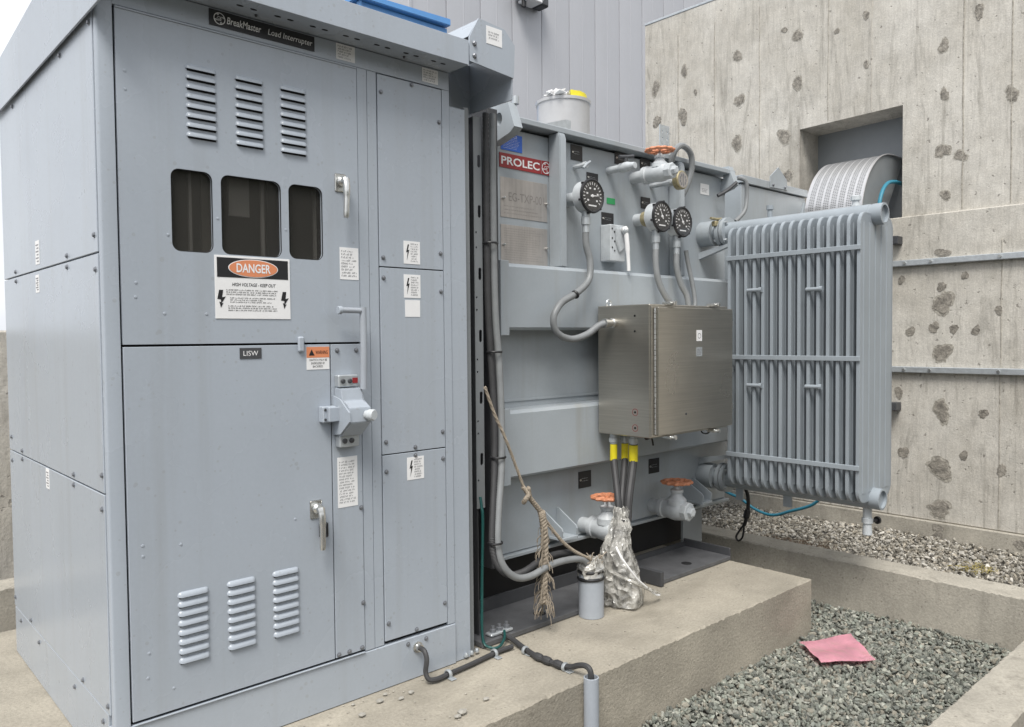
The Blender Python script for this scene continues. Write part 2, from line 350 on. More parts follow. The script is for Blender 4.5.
def greek(mb, x0, x1, z0, z1, rows, y, fill=.58, rag=.25):
    """rows of letter-sized strokes for print too small to read"""
    dz = (z1-z0)/rows; yy = y-.0004
    def q(a, b, c, d): mb._f([mb.bm.verts.new(p) for p in ((a, yy, c), (b, yy, c), (b, yy, d), (a, yy, d))])
    for i in range(rows):
        zc = z1-dz*(i+.5); h = dz*fill; w = h*.62; x = x0; xe = x1-(x1-x0)*random.uniform(0, rag); left = random.randint(2, 8)
        while x+w < xe:
            st = w*.40; k = random.randint(0, 3)
            if k != 2: q(x, x+st, zc-h/2, zc+h/2)
            if k in (0, 1): q(x+st*1.02, x+w, zc+h/2-st, zc+h/2)
            if k in (1, 2): q(x+st*1.02, x+w, zc-h/2, zc-h/2+st)
            if k in (2, 3): q(x+w-st, x+w, zc-h*.48+st, zc+h/2-st)
            x += w*1.35; left -= 1
            if left == 0: x += w*.9; left = random.randint(2, 8)
    return mb
def bolt(mb): mb.mi = 1

# ================================================================ SETTING
ZG = -.275
mb = MB(); mb.box(-80, 80, -80, 80, -.6, -.40); struct(mb.build('ground', 'ground'))
# concrete pad under the equipment, its front arris chipped
def rough_edge_block(x0, x1, y0, y1, z0, z1, m, name, step=.016, amp=.004, chamf=.005):
    mb = MB(); nx = max(2, int((x1-x0)/step)); ny = max(2, int((y1-y0)/step))
    per = [(x0+(x1-x0)*i/nx, y0, 0, -1) for i in range(nx)]+[(x1, y0+(y1-y0)*i/ny, 1, 0) for i in range(ny)]
    per += [(x1-(x1-x0)*i/nx, y1, 0, 1) for i in range(nx)]+[(x0, y1-(y1-y0)*i/ny, -1, 0) for i in range(ny)]
    lo, mid, top = [], [], []
    for (x, y, a, b) in per:
        c = chamf+random.uniform(-.5, 1)*amp*(1.8 if random.random() < .12 else 1)
        lo.append(mb.bm.verts.new((x, y, z0))); mid.append(mb.bm.verts.new((x+random.uniform(-1, 1)*.001, y+random.uniform(-1, 1)*.001, z1-max(.002, c))))
        ix, iy = (x-x0)/(x1-x0), (y-y0)/(y1-y0); c2 = max(.003, c)
        sx = c2 if ix < 1e-6 else (-c2 if ix > 1-1e-6 else 0); sy = c2 if iy < 1e-6 else (-c2 if iy > 1-1e-6 else 0)
        top.append(mb.bm.verts.new((x+sx, y+sy, z1)))
    n = len(per)
    for i in range(n):
        j = (i+1) % n; mb._f([lo[i], lo[j], mid[j], mid[i]]); mb._f([mid[i], mid[j], top[j], top[i]])
    mb._f(top); mb._f(lo[::-1])
    return struct(mb.build(name, m, ang=25))
rough_edge_block(-2.6, 3.15, -.437, 1.60, -.5, 0, 'pad', 'concrete_pad')
rough_edge_block(3.61, 3.80, -1.392, 4.6, -.5, -.012, 'kerb', 'concrete_kerb')
rough_edge_block(-3, 3.80, -1.575, -1.394, -.5, -.015, 'kerb', 'concrete_kerb')
rough_edge_block(-2.6, 3.60, 1.95, 2.12, -.5, .09, 'kerb', 'concrete_kerb')
# unseen dark slope added behind the viewer; shades cabinet front, darkens window reflections
mb = MB(); g = []
for i in range(41):
    row = []
    for j in range(9):
        a = R(-62+124*i/40); rad = 11+j*1.6; h = -.41+6.8*min(1, j/6)**.8+(random.uniform(-.5, .5) if 0 < j else 0)
        row.append(mb.bm.verts.new((-1+rad*math.sin(a)+(2 if 0 else 0), -1.5-rad*math.cos(a), h)))
    g.append(row)
for i in range(40):
    for j in range(8): mb._f([g[i][j], g[i+1][j], g[i+1][j+1], g[i][j+1]])
MT['shade_slope'] = mat('shade_slope_dark', (.05, .056, .035), .95, var=.5, vs=2, bump=.5, bs=6)
struct(mb.build('added_shade_slope', 'shade_slope', ang=20))
# gravel bedding sheets
mb = MB(); mb.box(-3, 3.61, -1.394, 1.96, -.45, ZG-.022); struct(mb.build('gravel_bed', 'ground'))
mb = MB(); mb.box(3.795, 5.6, -8, 4.6, -.45, -.255); struct(mb.build('gravel_bed', 'ground'))

def ico():
    t = (1+5**.5)/2
    v = np.array([(-1, t, 0), (1, t, 0), (-1, -t, 0), (1, -t, 0), (0, -1, t), (0, 1, t), (0, -1, -t), (0, 1, -t), (t, 0, -1), (t, 0, 1), (-t, 0, -1), (-t, 0, 1)], float)/math.sqrt(1+t*t)
    f = np.array([(0, 11, 5), (0, 5, 1), (0, 1, 7), (0, 7, 10), (0, 10, 11), (1, 5, 9), (5, 11, 4), (11, 10, 2), (10, 7, 6), (7, 1, 8), (3, 9, 4), (3, 4, 2), (3, 2, 6), (3, 6, 8), (3, 8, 9), (4, 9, 5), (2, 4, 11), (6, 2, 10), (8, 6, 7), (9, 8, 1)])
    return v, f
def gravel(name, regions, n, zc, smin, smax, label, tones):
    V, F = ico(); area = np.array([(b-a)*(d-c) for a, b, c, d in regions]); pick = rng.choice(len(regions), n, p=area/area.sum())
    rg = np.array(regions)[pick]; c = np.empty((n, 3)); c[:, 0] = rng.uniform(rg[:, 0], rg[:, 1]); c[:, 1] = rng.uniform(rg[:, 2], rg[:, 3])
    c[:, 2] = zc+rng.normal(0, .008, n)-.004+.006*np.sin(c[:, 0]*5)*np.cos(c[:, 1]*4)
    sz = np.exp(rng.uniform(math.log(smin), math.log(smax), n))
    ax = sz[:, None]*np.stack([rng.uniform(.8, 1.5, n), rng.uniform(.6, 1.1, n), rng.uniform(.35, .75, n)], 1)
    v = V[None]*(1+rng.uniform(-.28, .28, (n, 12, 1)))*ax[:, None, :]
    q = rng.normal(0, 1, (n, 4)); q[:, 1:3] *= .55; q /= np.linalg.norm(q, axis=1, keepdims=True)
    w, x, y, z = q.T
    Rm = np.stack([np.stack([1-2*(y*y+z*z), 2*(x*y-z*w), 2*(x*z+y*w)], 1), np.stack([2*(x*y+z*w), 1-2*(x*x+z*z), 2*(y*z-x*w)], 1), np.stack([2*(x*z-y*w), 2*(y*z+x*w), 1-2*(x*x+y*y)], 1)], 1)
    v = np.einsum('nij,nkj->nki', Rm, v)+c[:, None, :]
    faces = (F[None]+12*np.arange(n)[:, None, None]).reshape(-1, 3)
    me = bpy.data.meshes.new(name); nv = n*12; nf = len(faces)
    me.vertices.add(nv); me.vertices.foreach_set('co', v.reshape(-1)); me.loops.add(nf*3); me.loops.foreach_set('vertex_index', faces.reshape(-1))
    me.polygons.add(nf); me.polygons.foreach_set('loop_start', np.arange(nf)*3); me.update(calc_edges=True); me.shade_flat()
    tn = np.array(tones)[rng.integers(0, len(tones), n)]*np.exp(rng.normal(0, .22, (n, 1)))
    colr = np.ones((n, 12, 4)); colr[:, :, :3] = tn[:, None, :]
    at = me.attributes.new('tone', 'FLOAT_COLOR', 'POINT'); at.data.foreach_set('color', colr.reshape(-1))
    me.materials.append(MT['stone']); o = link(name, me, None, (0, 0, 0)); o['kind'] = 'stuff'; o['label'] = label; o['category'] = 'gravel'; return o
TG = [(.20, .205, .175), (.23, .235, .20), (.16, .17, .15), (.28, .28, .245), (.19, .205, .175), (.12, .125, .11), (.235, .22, .18)]
gravel('gravel', [(1.35, 3.605, -1.388, -.442), (3.155, 3.605, -.442, 1.5)], 24000, ZG, .0075, .0145, 'crushed grey gravel filling the bay inside the concrete kerb', TG)
TG2 = [(.34, .32, .28), (.26, .245, .21), (.42, .40, .36), (.20, .185, .155), (.30, .27, .22), (.15, .135, .11)]
gravel('gravel', [(3.81, 5.43, -1.3, 1.2), (3.81, 5.43, 1.2, 2.6), (3.81, 5.43, -3.2, -1.3)], 34000, -.245, .008, .017, 'pale gravel strip between the kerb and the tall concrete wall', TG2)
gravel('gravel', [(-.45, .35, 1.61, 1.94)], 1300, -.20, .009, .017, 'gravel strip behind the pad left of the grey cabinet', TG2)

# ---------------------------------------------------------------- tall concrete wall on the right
cw = thing('concrete_wall', 'tall board-formed concrete wall with a recess and dark patches', 'wall', (5.6, 0, -.4))
def wavy(x, amp): return x+random.uniform(-amp, amp)
mb = MB(); mb.plate([(-7, 2.106), (2.43, 2.106), (2.43, 4.21), (-7, 4.21)], [[(.047, 2.1065), (.857, 2.1065), (.857, 2.915), (.047, 2.935)]], 0, 5.5, 5.82); mb.build('upper_wall', 'wall', cw)
mb = MB(); mb.box(5.82, 5.90, -7, 2.43, 2.0, 4.2); mb.build('niche_back', 'basegrey', cw)
mb = MB(); mb.box(5.474, 5.90, -7, 2.428, -.126, 2.104, b=.006); mb.build('lower_wall', 'wall', cw)
mb = MB(); mb.box(5.445, 5.90, -7, 2.425, -.5, -.128, b=.006); mb.build('footing', 'kerb', cw)
mb = MB(); mb.box(5.495, 5.91, -7, 2.435, 4.211, 4.235, b=.004); mb.build('cap_flashing', 'galv', cw)
# form board joints: thin raised fins left by the shuttering
for y in (-.66, -.36, .28, .62, 1.22, 1.66, 2.05):
    w = random.uniform(.003, .005)
    mb = MB(); mb.tube([(5.4995, y+random.uniform(-.003, .003), 2.94+k*.12 if .04 < y < .87 else 2.12+k*.19) for k in range(11)], w, 5, 3); mb.build('board_joint', 'wallr' if y != .28 else 'wall', cw)
for y in (-.62, .12, .48):
    mb = MB(); mb.tube([(5.4735, y+random.uniform(-.003, .003), -.12+k*.2) for k in range(11)], .0035, 5, 3); mb.build('board_joint', 'wallr', cw)
def patch(y, z, ry, rz, x=5.5, rim=True):
    n = 26; ph = [random.uniform(0, 6.28) for _ in range(3)]
    jag = [random.uniform(-.13, .13) for _ in range(40)]
    def loop(k, xx): return [(xx, y+k*ry*(1+.16*math.sin(2*t+ph[0])+.10*math.sin(3*t+ph[1])+.06*math.sin(7*t+ph[2])+jag[i])*math.cos(t), z+k*rz*(1+.16*math.sin(2*t+ph[0])+.1*math.sin(3*t+ph[1])+jag[i])*math.sin(t)) for i, t in [(i, 2*math.pi*i/n) for i in range(n)]]
    root = None
    if rim: m1 = MB(); m1.prism(loop(1.0, x-.0015), (.02, 0, 0)); root = m1.build('tie_hole_patch', 'wallr', cw)
    m2 = MB(); m2.prism(loop(.78 if rim else 1, x-.0035), (.02, 0, 0)); m2.build('mortar_plug' if rim else 'tie_hole_patch', 'wallp', root or cw)
for (y, z, a, b) in [(2.307, 3.595, .045, .08), (2.294, 3.275, .05, .05), (1.996, 3.264, .04, .09), (1.983, 3.671, .03, .07), (1.431, 3.66, .045, .05), (1.412, 3.276, .05, .055), (1.437, 2.91, .06, .065), (.991, 2.882, .06, .07), (.967, 2.554, .055, .055), (.879, 3.679, .045, .055), (.877, 3.295, .05, .055), (.323, 3.676, .025, .03), (.321, 3.302, .022, .03), (-.229, 3.289, .035, .055), (-.237, 2.945, .03, .05), (-.231, 2.548, .05, .055), (-.347, 2.493, .045, .04), (-.252, 2.23, .04, .035), (-.456, 3.464, .03, .05), (.994, 3.758, .03, .02), (-.66, 2.85, .04, .06), (.55, 3.62, .022, .026), (1.86, 3.45, .02, .03)]:
    patch(y, z, a, b, rim=random.random() < .75)
for (y, z, a, b) in [(-.243, 1.817, .05, .03), (-.251, 1.456, .07, .085), (-.24, 1.575, .03, .03), (-.192, 1.284, .035, .04), (-.325, 1.272, .025, .035), (-.467, 1.26, .025, .035), (-.031, 1.256, .03, .035), (-.249, 1.10, .065, .07), (-.249, .68, .055, .09), (-.242, .26, .085, .085), (-.242, -.03, .085, .065), (.011, .354, .035, .045), (-.397, .374, .03, .03), (-.636, .295, .03, .04), (-.605, 1.397, .025, .03), (.036, 1.641, .025, .03), (-.393, 1.645, .022, .028), (-.52, .68, .03, .03), (.05, .80, .03, .04)]:
    patch(y, z, a, b, x=5.474, rim=a > .05)
for (y, z) in [(-.24, -.073-.09), (-.241, -.225), (-.755, -.19)]:
    patch(y, z, .035, .028, x=5.445, rim=False)
for zz, ze in ((1.759, 0), (.975, 0)):
    mb = MB(); mb.box(5.432, 5.474, -7, .62, zz-.022, zz+.022, b=.004); rail = mb.build('mounting_rail', 'galv', cw)
    for y in (-.62, -.18, .0, .3):
        m2 = MB(); m2.cyl((5.432, y, zz), (5.420, y, zz), .011, n=6); m2.build('rail_bolt', 'bright', rail)
for zz in (1.93, .70):
    mb = MB(); mb.box(5.38, 5.474, .03, .09, zz-.03, zz+.03, b=.004); mb.build('wall_bracket', 'dark', cw)

# curved perforated cover leaving the recess
pc = thing('perforated_duct_cover', 'curved perforated aluminium duct cover bending into the wall recess', 'duct cover', (5.4, .36, 1.2))
arc = [(5.045, .75), (5.045, 1.2), (5.045, 1.6), (5.045, 1.95), (5.055, 2.16), (5.085, 2.26), (5.13, 2.345), (5.19, 2.425), (5.27, 2.495), (5.36, 2.548), (5.46, 2.58), (5.57, 2.594), (5.70, 2.596), (5.80, 2.596)]
Pa = spline([Vector((a, 0, b)) for a, b in arc], 4)
mb = MB()
for a, b in zip(Pa, Pa[1:]):
    nrm = Vector((-(b-a).z, 0, (b-a).x)).normalized()*.002
    for y0, y1 in ((.15, .585),):
        mb.prism([(a.x, y0, a.z), (b.x, y0, b.z), (b.x+nrm.x, y0, b.z+nrm.z), (a.x+nrm.x, y0, a.z+nrm.z)], (0, y1-y0, 0))
sheet = mb.build('curved_sheet', 'alum', pc, ang=40)
MT['slotgrey'] = mat('slot_shadow', (.16, .165, .17), .6, var=0)
# slots in seven bands, dark openings on the sheet
tot = [0]
for a, b in zip(Pa, Pa[1:]): tot.append(tot[-1]+(b-a).length)
def on_arc(sv):
    i = max(0, min(len(Pa)-2, next((k for k in range(len(tot)-1) if tot[k+1] > sv), len(Pa)-2))); t = (sv-tot[i])/(tot[i+1]-tot[i]); p = Pa[i].lerp(Pa[i+1], t); d = (Pa[i+1]-Pa[i]).normalized(); return p, d
for band in range(7):
    y0 = .172+band*.0575; mb = MB(); sv = .95
    while sv < tot[-1]-.12:
        for c in range(3):
            p, d = on_arc(sv); nv = Vector((-d.z, 0, d.x)); yy = y0+c*.0145
            q = [p+nv*.0025-d*.0035, p+nv*.0025+d*.0035]
            mb._f([mb.bm.verts.new((q[0].x, yy, q[0].z)), mb.bm.verts.new((q[1].x, yy, q[1].z)), mb.bm.verts.new((q[1].x, yy+.011, q[1].z)), mb.bm.verts.new((q[0].x, yy+.011, q[0].z))])
        sv += .0135
    o = mb.build('slot_band', 'slotgrey', sheet); o['kind'] = 'stuff'
mb = MB(); lp = [(p.x+.004, .158, p.z-.004) for p in Pa]+[(5.44, .158, 2.09), (5.44, .158, .75)]
mb.prism(lp, (0, .004, 0)); mb.build('end_plate', 'basegrey', pc)
mb = MB(); mb.tube([(p.x-.002, .152, p.z+.002) for p in Pa], .006, 6, 1, smooth=False); mb.build('edge_trim', 'alum', pc)
mb = MB(); mb.tube([(5.20, .10, 1.9), (5.22, .10, 2.15), (5.27, .10, 2.27), (5.36, .10, 2.345), (5.48, .10, 2.375), (5.62, .10, 2.378), (5.815, .10, 2.378)], .014, 10, 6)
tag(mb.build('insulated_cable', 'cyan'), 'teal blue insulated cable bending into the wall recess', 'cable')

# ---------------------------------------------------------------- clad building behind
bd = thing('clad_building', 'pale grey building clad in ribbed metal panels behind the transformer', 'building', (9, 6, -.4))
mb = MB(); mb.box(4.60, 16, 5.03, 12, -.4, 9.0); mb.build('wall_core', 'clad', bd)
x = 4.575; pw = .52; k = 0
while x < 10.4:
    mb = MB(); w = pw
    prof = [(x+.006, 5.03), (x+.006, 5.0), (x+.03, 4.996), (x+w*.48, 4.996), (x+w*.5, 4.993), (x+w*.52, 4.996), (x+w-.03, 4.996), (x+w-.004, 5.0), (x+w-.004, 5.03)]
    mb.prism([(a, b, -.4) for a, b in prof], (0, 0, 9.4)); mb.build('cladding_panel', 'clad', bd, ang=10)
    x += w; k += 1
mb = MB(); mb.box(4.55, 4.60, 4.98, 5.3, -.4, 9.0, b=.006); mb.build('corner_flashing', 'clad', bd)
fl = thing('wall_floodlight', 'grey floodlight bracketed to the clad building wall', 'floodlight', (6.35, 4.98, 5.45))
mb = MB(); mb.prism([(6.15, 4.74, 5.44), (6.15, 4.97, 5.44), (6.15, 4.97, 5.66), (6.15, 4.80, 5.66)], (.30, 0, 0), b=.012); mb.build('housing', 'galv', fl)
mb = MB(); mb.box(6.19, 6.42, 4.735, 4.95, 5.405, 5.445, b=.01); mb.build('lens', 'white', fl)
mb = MB(); mb.box(6.455, 6.60, 4.80, 4.985, 5.42, 5.66, b=.02); mb.build('ballast_box', 'dark', fl)
mb = MB(); mb.cyl((6.20, 4.85, 5.42), (6.20, 4.85, 5.34), .03, n=10); mb.build('photocell', 'blk', fl)

# blue enclosure behind the cabinet
be = thing('blue_enclosure', 'bright blue metal enclosure with overhanging lid seen above the cabinet roof', 'enclosure', (3.1, 3.4, -.4))
mb = MB(); mb.box(2.71, 3.555, 3.02, 3.8, -.4, 3.86); mb.build('body', 'bluep', be)
mb = MB(); mb.prism([(2.66, 2.97, 3.862), (3.56, 2.97, 3.872), (3.56, 2.97, 3.93), (2.66, 2.97, 3.905)], (0, .88, 0), b=.006); mb.build('lid', 'bluep', be)
mb = MB(); mb.box(2.69, 2.709, 3.0, 3.05, -.4, 3.855); mb.build('corner_angle', 'bluep', be)

# low concrete wall at far left
lw = thing('concrete_wall', 'grey concrete wall glimpsed at the far left behind the cabinet', 'wall', (-1, 2.6, -.4))
mb = MB(); mb.box(-5, .9, 2.55, 2.8, -.4, 1.30, b=.01); mb.build('stem', 'wall', lw)

# ================================================================ SWITCHGEAR CABINET
cab = thing('switchgear_cabinet', 'large light grey metal switchgear cabinet with louvred doors and three windows', 'switchgear', (.6, .65, 0))
mb = MB()
mb.box(.012, .02, .03, 1.30, .02, 2.20); mb.box(1.19, 1.198, .03, 1.30, .02, 2.20); mb.box(.012, 1.198, 1.30, 1.31, .02, 2.20); mb.box(.012, 1.198, .03, 1.31, 2.205, 2.213); mb.box(.012, 1.198, .03, 1.31, .02, .03)
mb.build('shell', 'cab', cab)
mb = MB(); mb.plate([(.004, .05), (1.196, .05), (1.196, 2.21), (.004, 2.21)], [[(.10, 1.40), (.75, 1.40), (.75, 1.80), (.10, 1.80)]], 1, .016, .028); mb.build('gasket_frame', 'black', cab)
MT['inner'] = mat('interior_tan_panel', (.42, .40, .36), .5, var=.1)
mb = MB(); mb.box(.02, 1.19, .20, .21, .05, 2.2); mb.build('interior_barrier', 'inner', cab)
for xa, xb, yy, m_ in ((.250, .258, .035, 'white'), (.30, .33, .07, 'inner'), (.375, .44, .045, 'white'), (.475, .484, .035, 'white'), (.52, .60, .09, 'dark'), (.66, .668, .04, 'white'), (.70, .80, .10, 'dark')):
    mb = MB(); mb.box(xa, xb, yy, yy+.01, 1.40 if xb-xa < .05 or m_ == 'dark' else 1.62, 1.85); mb.build('interior_busbar', m_, cab)
# frame members, flush with the doors
mb = MB(); mb.prism([(0, .022, .156), (0, .006, .156), (.0022, .0022, .156), (.006, 0, .156), (.042, 0, .156), (.042, .015, .156), (.018, .022, .156)], (0, 0, 2.062)); mb.build('corner_post', 'cab', cab)
mb = MB(); mb.box(.042, 1.2, 0, .015, 2.154, 2.2185, b=.001); mb.build('header', 'cab', cab)
mb = MB(); mb.box(.8055, .8435, -.001, .015, .157, 2.153, b=.0012); mb.build('mullion', 'cab', cab)
mb = MB(); mb.box(.8455, .8825, 0, .015, .157, 2.153, b=.0012); mb.build('mullion', 'cab', cab)
mb = MB(); mb.box(1.166, 1.2, 0, .015, .157, 2.153, b=.0012); mb.box(1.1985, 1.2, .015, 1.3, .157, 2.153); mb.build('corner_post', 'cab', cab)
mb = MB(); mb.box(-.001, 1.2, -.004, .05, .002, .1545, b=.002); mb.build('base_channel', 'cab', cab)
mb = MB(); mb.box(-.001, .03, .052, 1.305, .002, .186, b=.002); mb.build('base_channel', 'cab', cab)
mb = MB(); mb.box(.046, .80, -.010, -.002, .1555, .1595, b=.001); mb.build('drip_lip', 'cab', cab)
# side panels
screw = None
def screw_at(p, axis, parent):
    global screw
    key = 'x' if axis == 0 else 'y'
    if key not in SCR:
        mb = MB(); d = (-1, 0, 0) if axis == 0 else (0, -1, 0)
        mb.lathe([(.0085, 0), (.0085, .0015), (.006, .0018), (.006, .005), (.004, .0062)], (0, 0, 0), d, 8)
        o = mb.build('screw', 'bolt', parent, pos=(0, 0, 0)); SCR[key] = o.data; o.location = Vector(p)-WL[parent]; WL[o] = Vector(p); return o
    return link('screw', SCR[key], parent, p)
SCR = {}
MT['bolt'] = mat('screw_steel', (.22, .23, .25), .4, metal=.5, var=.1)
sp = []
for z0, z1 in ((.192, .812), (.8165, 1.478), (1.4825, 2.16)):
    mb = MB(); mb.box(-.0035, .0115, .024, 1.30, z0, z1, b=.0015); sp.append(mb.build('side_panel', 'cab', cab))
for (y, z, k) in [(.045, 2.105, 2), (.36, 2.10, 2), (1.05, 2.10, 2), (.049, 1.53, 2), (.343, 1.497, 2), (.345, 1.463, 1), (1.082, 1.498, 2), (1.08, 1.463, 1), (.045, 1.435, 1), (1.25, .868, 1), (1.25, .776, 0), (1.064, .832, 1), (1.064, .80, 0), (.336, .832, 1), (.339, .80, 0), (.036, .866, 1), (.045, .77, 0), (1.27, .23, 0), (1.002, .208, 0), (.297, .208, 0), (.04, .215, 0)]:
    screw_at((-.0035, y, z), 0, sp[k])
b2 = None
for (y, z) in [(1.193, .155), (.891, .155), (.409, .15), (.1, .15)]: screw_at((-.001, y, z), 0, cab)
for i, (z0, z1, y0, y1) in enumerate(((1.50, 1.58, .70, .755), (1.405, 1.465, .715, .765), (.742, .81, .655, .70))):
    mb = MB(); mb.box(-.0046, -.0036, y0, y1, z0, z1); lb = mb.build('warning_label', 'white', cab)
    m2 = MB()
    for k in range(6): m2.box(-.0052, -.0047, y0+.008, y1-.02 + .012*(k % 2), z0+.008+k*(z1-z0-.014)/6, z0+.012+k*(z1-z0-.014)/6)
    m2.build('print', 'gprint', lb)
# ---- louvres: pressed hoods with an open lower side
def louvre_mesh():
    mb = MB(); w = .045; n = 6
    prof = [(0, .0115), (-.0038, .0095), (-.0078, .004), (-.0096, -.002), (-.0096, -.0044)]
    sect = []
    for sx, sc in ((-w, 0), (-w+.004, .75), (-w+.010, 1), (w-.010, 1), (w-.004, .75), (w, 0)):
        sect.append([mb.bm.verts.new((sx, y*sc, z*(.4+.6*sc))) for y, z in prof])
    for a, b in zip(sect, sect[1:]):
        for i in range(len(prof)-1): mb._f([a[i], b[i], b[i+1], a[i+1]])
    mb.mi = 1
    mb._f([mb.bm.verts.new(p) for p in ((-w+.004, -.0007, -.0086), (w-.004, -.0007, -.0086), (w-.005, -.0007, .006), (-w+.005, -.0007, .006))])
    return mb
LV = None
def louvres(door, cols, ztop, pitch, nrow, y, label=None):
    global LV
    for xc in cols:
        for k in range(nrow):
            p = (xc, y, ztop-k*pitch)
            if LV is None:
                o = louvre_mesh().build('louvre', ('cab', 'black'), door, pos=(0, 0, 0), ang=50); LV = o.data; o.location = Vector(p)-WL[door]; WL[o] = Vector(p)
            else: link('louvre', LV, door, p)
# ---- upper door
YD = -.003
WINS = ((.186, .306), (.331, .523), (.548, .668))
mb = MB(); mb.plate([(.0475, 1.2275), (.8025, 1.2275), (.8025, 2.1505), (.0475, 2.1505)], [rrect(a, b, 1.495, 1.732, .024) for a, b in WINS], 1, YD, .012); ud = mb.build('upper_door', 'cab', cab, ang=20)
for a, b in WINS:
    mb = MB(); mb.box(a-.012, b+.012, .0125, .0155, 1.483, 1.744); mb.build('window', 'glass', ud)
    mb = MB(); lp = rrect(a-.0005, b+.0005, 1.4945, 1.7325, .0245); pts = [(x, YD+.004, z) for x, z in lp]; mb.tube(pts+[pts[0]], .0028, 5, 1, smooth=False); mb.build('window_seal', 'blk', ud)
louvres(ud, (.279, .425, .570), 2.026, .0277, 8, YD)
mb = MB(); mb.box(.0485, .8015, YD-.004, YD, 2.146, 2.150); mb.build('door_lip', 'cab', ud)
# ---- lower door and interlock panel
mb = MB(); mb.box(.0475, .6855, YD, .012, .1655, 1.2205, b=.0012); ld = mb.build('lower_door', 'cab', cab)
louvres(ld, (.222, .368, .514), .494, .0277, 8, YD)
mb = MB(); mb.box(.6895, .8025, YD, .012, .1655, 1.2205, b=.0012); ip = mb.build('interlock_panel', 'cab', cab)
for (x, z) in [(.712, 1.20), (.785, 1.20), (.795, .66), (.70, .175), (.74, .175), (.79, .175), (.797, .33)]: screw_at((x, YD, z), 1, ip)
for (z0, z1, ss) in ((1.4895, 2.150, [(.90, 2.09), (1.03, 2.14), (1.15, 2.03), (.90, 1.52), (1.15, 1.55)]), (.8315, 1.4855, [(.90, 1.45), (1.15, 1.41), (.90, .875), (1.025, .845), (1.15, .89)]), (.1685, .8275, [(.90, .77), (1.025, .815), (1.15, .79), (.90, .23), (1.02, .178), (1.15, .245)])):
    mb = MB(); mb.box(.8865, 1.1625, YD+.0015, .012, z0, z1, b=.0012); ap = mb.build('access_panel', 'cab', cab)
    for (x, z) in ss: screw_at((x, YD+.0015, z), 1, ap)
# weld studs showing through the door skins
stud = []
for (x, z) in [(.085, 1.40), (.083, 1.36), (.16, 1.315), (.28, 1.315), (.175, 1.54), (.32, 1.60), (.537, 1.585), (.07, 1.98), (.07, 1.93)]: stud.append((ud, x, z))
for (x, z) in [(.085, .66), (.085, .63), (.19, .645), (.55, .66), (.09, .28), (.095, .35), (.16, .23)]: stud.append((ld, x, z))
sm = None
for d, x, z in stud:
    if sm is None:
        mb = MB(); mb.lathe([(.0045, 0), (.004, .0012), (.001, .0018)], (0, 0, 0), (0, -1, 0), 8); o = mb.build('weld_stud', 'cab', d, pos=(0, 0, 0)); sm = o.data; o.location = Vector((x, YD, z))-WL[d]; WL[o] = Vector((x, YD, z))
    else: link('weld_stud', sm, d, (x, YD, z))
# ---- lever handles
def lever(door, x, z, tipx, tipz, m, padlock=False):
    mb = MB(); mb.box(x-.022, x+.020, YD-.004, YD, z-.034, z+.026, b=.003); mb.lathe([(.018, 0), (.018, .012), (.012, .020), (.012, .030)], (x, YD-.004, z), (0, -1, 0), 14)
    h = mb.build('door_handle', m, door)
    mb = MB(); mb.tube([(x, YD-.034, z+.004), (x+(tipx-x)*.25, YD-.043, z+(tipz-z)*.15), (x+(tipx-x)*.6, YD-.046, z+(tipz-z)*.5), (tipx, YD-.046, tipz)], [.013]*3+[.0115]*6+[.010]*6+[.008], 10, 5); 
    mb.build('lever', m, cab)
lever(ud, .735, 1.76, .728, 1.635, 'bright')
lever(ld, .624, .685, .622, .555, 'bright')
mb = MB(); mb.box(.632, .660, YD-.02, YD, .585, .635, b=.004); mb.build('handle_guard', 'blk', cab)
# ---- key interlock and operating handle
mb = MB()
mb.box(.700, .775, YD-.028, YD, 1.078, 1.118, b=.003)
op = mb.build('operating_mechanism', 'galv', cab)
mb = MB(); mb.box(.700, .775, YD-.03, YD, .878, .920, b=.003); mb.build('lock_plate', 'galv', op)
mb = MB(); mb.prism([(.700, -.005, 1.078), (.700, -.045, 1.072), (.700, -.052, 1.035), (.700, -.098, 1.012), (.700, -.102, .965), (.700, -.060, .932), (.700, -.040, .915), (.700, -.005, .912)], (.080, 0, 0), b=.002); mb.build('housing', 'cab', op)
mb = MB(); mb.prism([(.692, -.005, 1.05), (.692, -.05, 1.04), (.692, -.105, 1.00), (.692, -.108, .97), (.692, -.05, .925), (.692, -.005, .92)], (.006, 0, 0)); mb.build('side_plate', 'cab', op)
mb = MB(); mb.lathe([(.015, 0), (.015, .012), (.019, .014), (.019, .030), (.016, .034)], (.762, -.098, .988), (.35, -1, .0), 18); mb.build('knob', 'valve', op)
for xx in (.716, .742): 
    mb = MB(); mb.lathe([(.008, 0), (.008, .004), (.005, .006)], (xx, YD-.028, 1.098), (0, -1, 0), 10); mb.build('key_cylinder', 'dark', op)
    mb = MB(); mb.lathe([(.009, 0), (.009, .004), (.005, .006)], (xx+.002, YD-.03, .899), (0, -1, 0), 10); mb.build('key_cylinder', 'dark', op)
mb = MB(); mb.box(.752, .772, YD-.0292, YD-.0282, 1.09, 1.108); mb.build('red_tag', 'red', op)
mb = MB(); mb.box(.640, .690, YD-.030, YD, .965, 1.018, b=.003); mb.box(.655, .715, YD-.044, YD-.030, .968, 1.015, b=.002); hb = mb.build('hasp_bracket', 'cab', op)
for (xx, zz) in ((.648, .975), (.648, 1.007), (.705, .978), (.705, 1.004)):
    mb = MB(); mb.lathe([(.0045, 0), (.0045, .002)], (xx, YD-.030 if xx < .65 else YD-.044, zz), (0, -1, 0), 8); mb.build('rivet', 'dark', op)
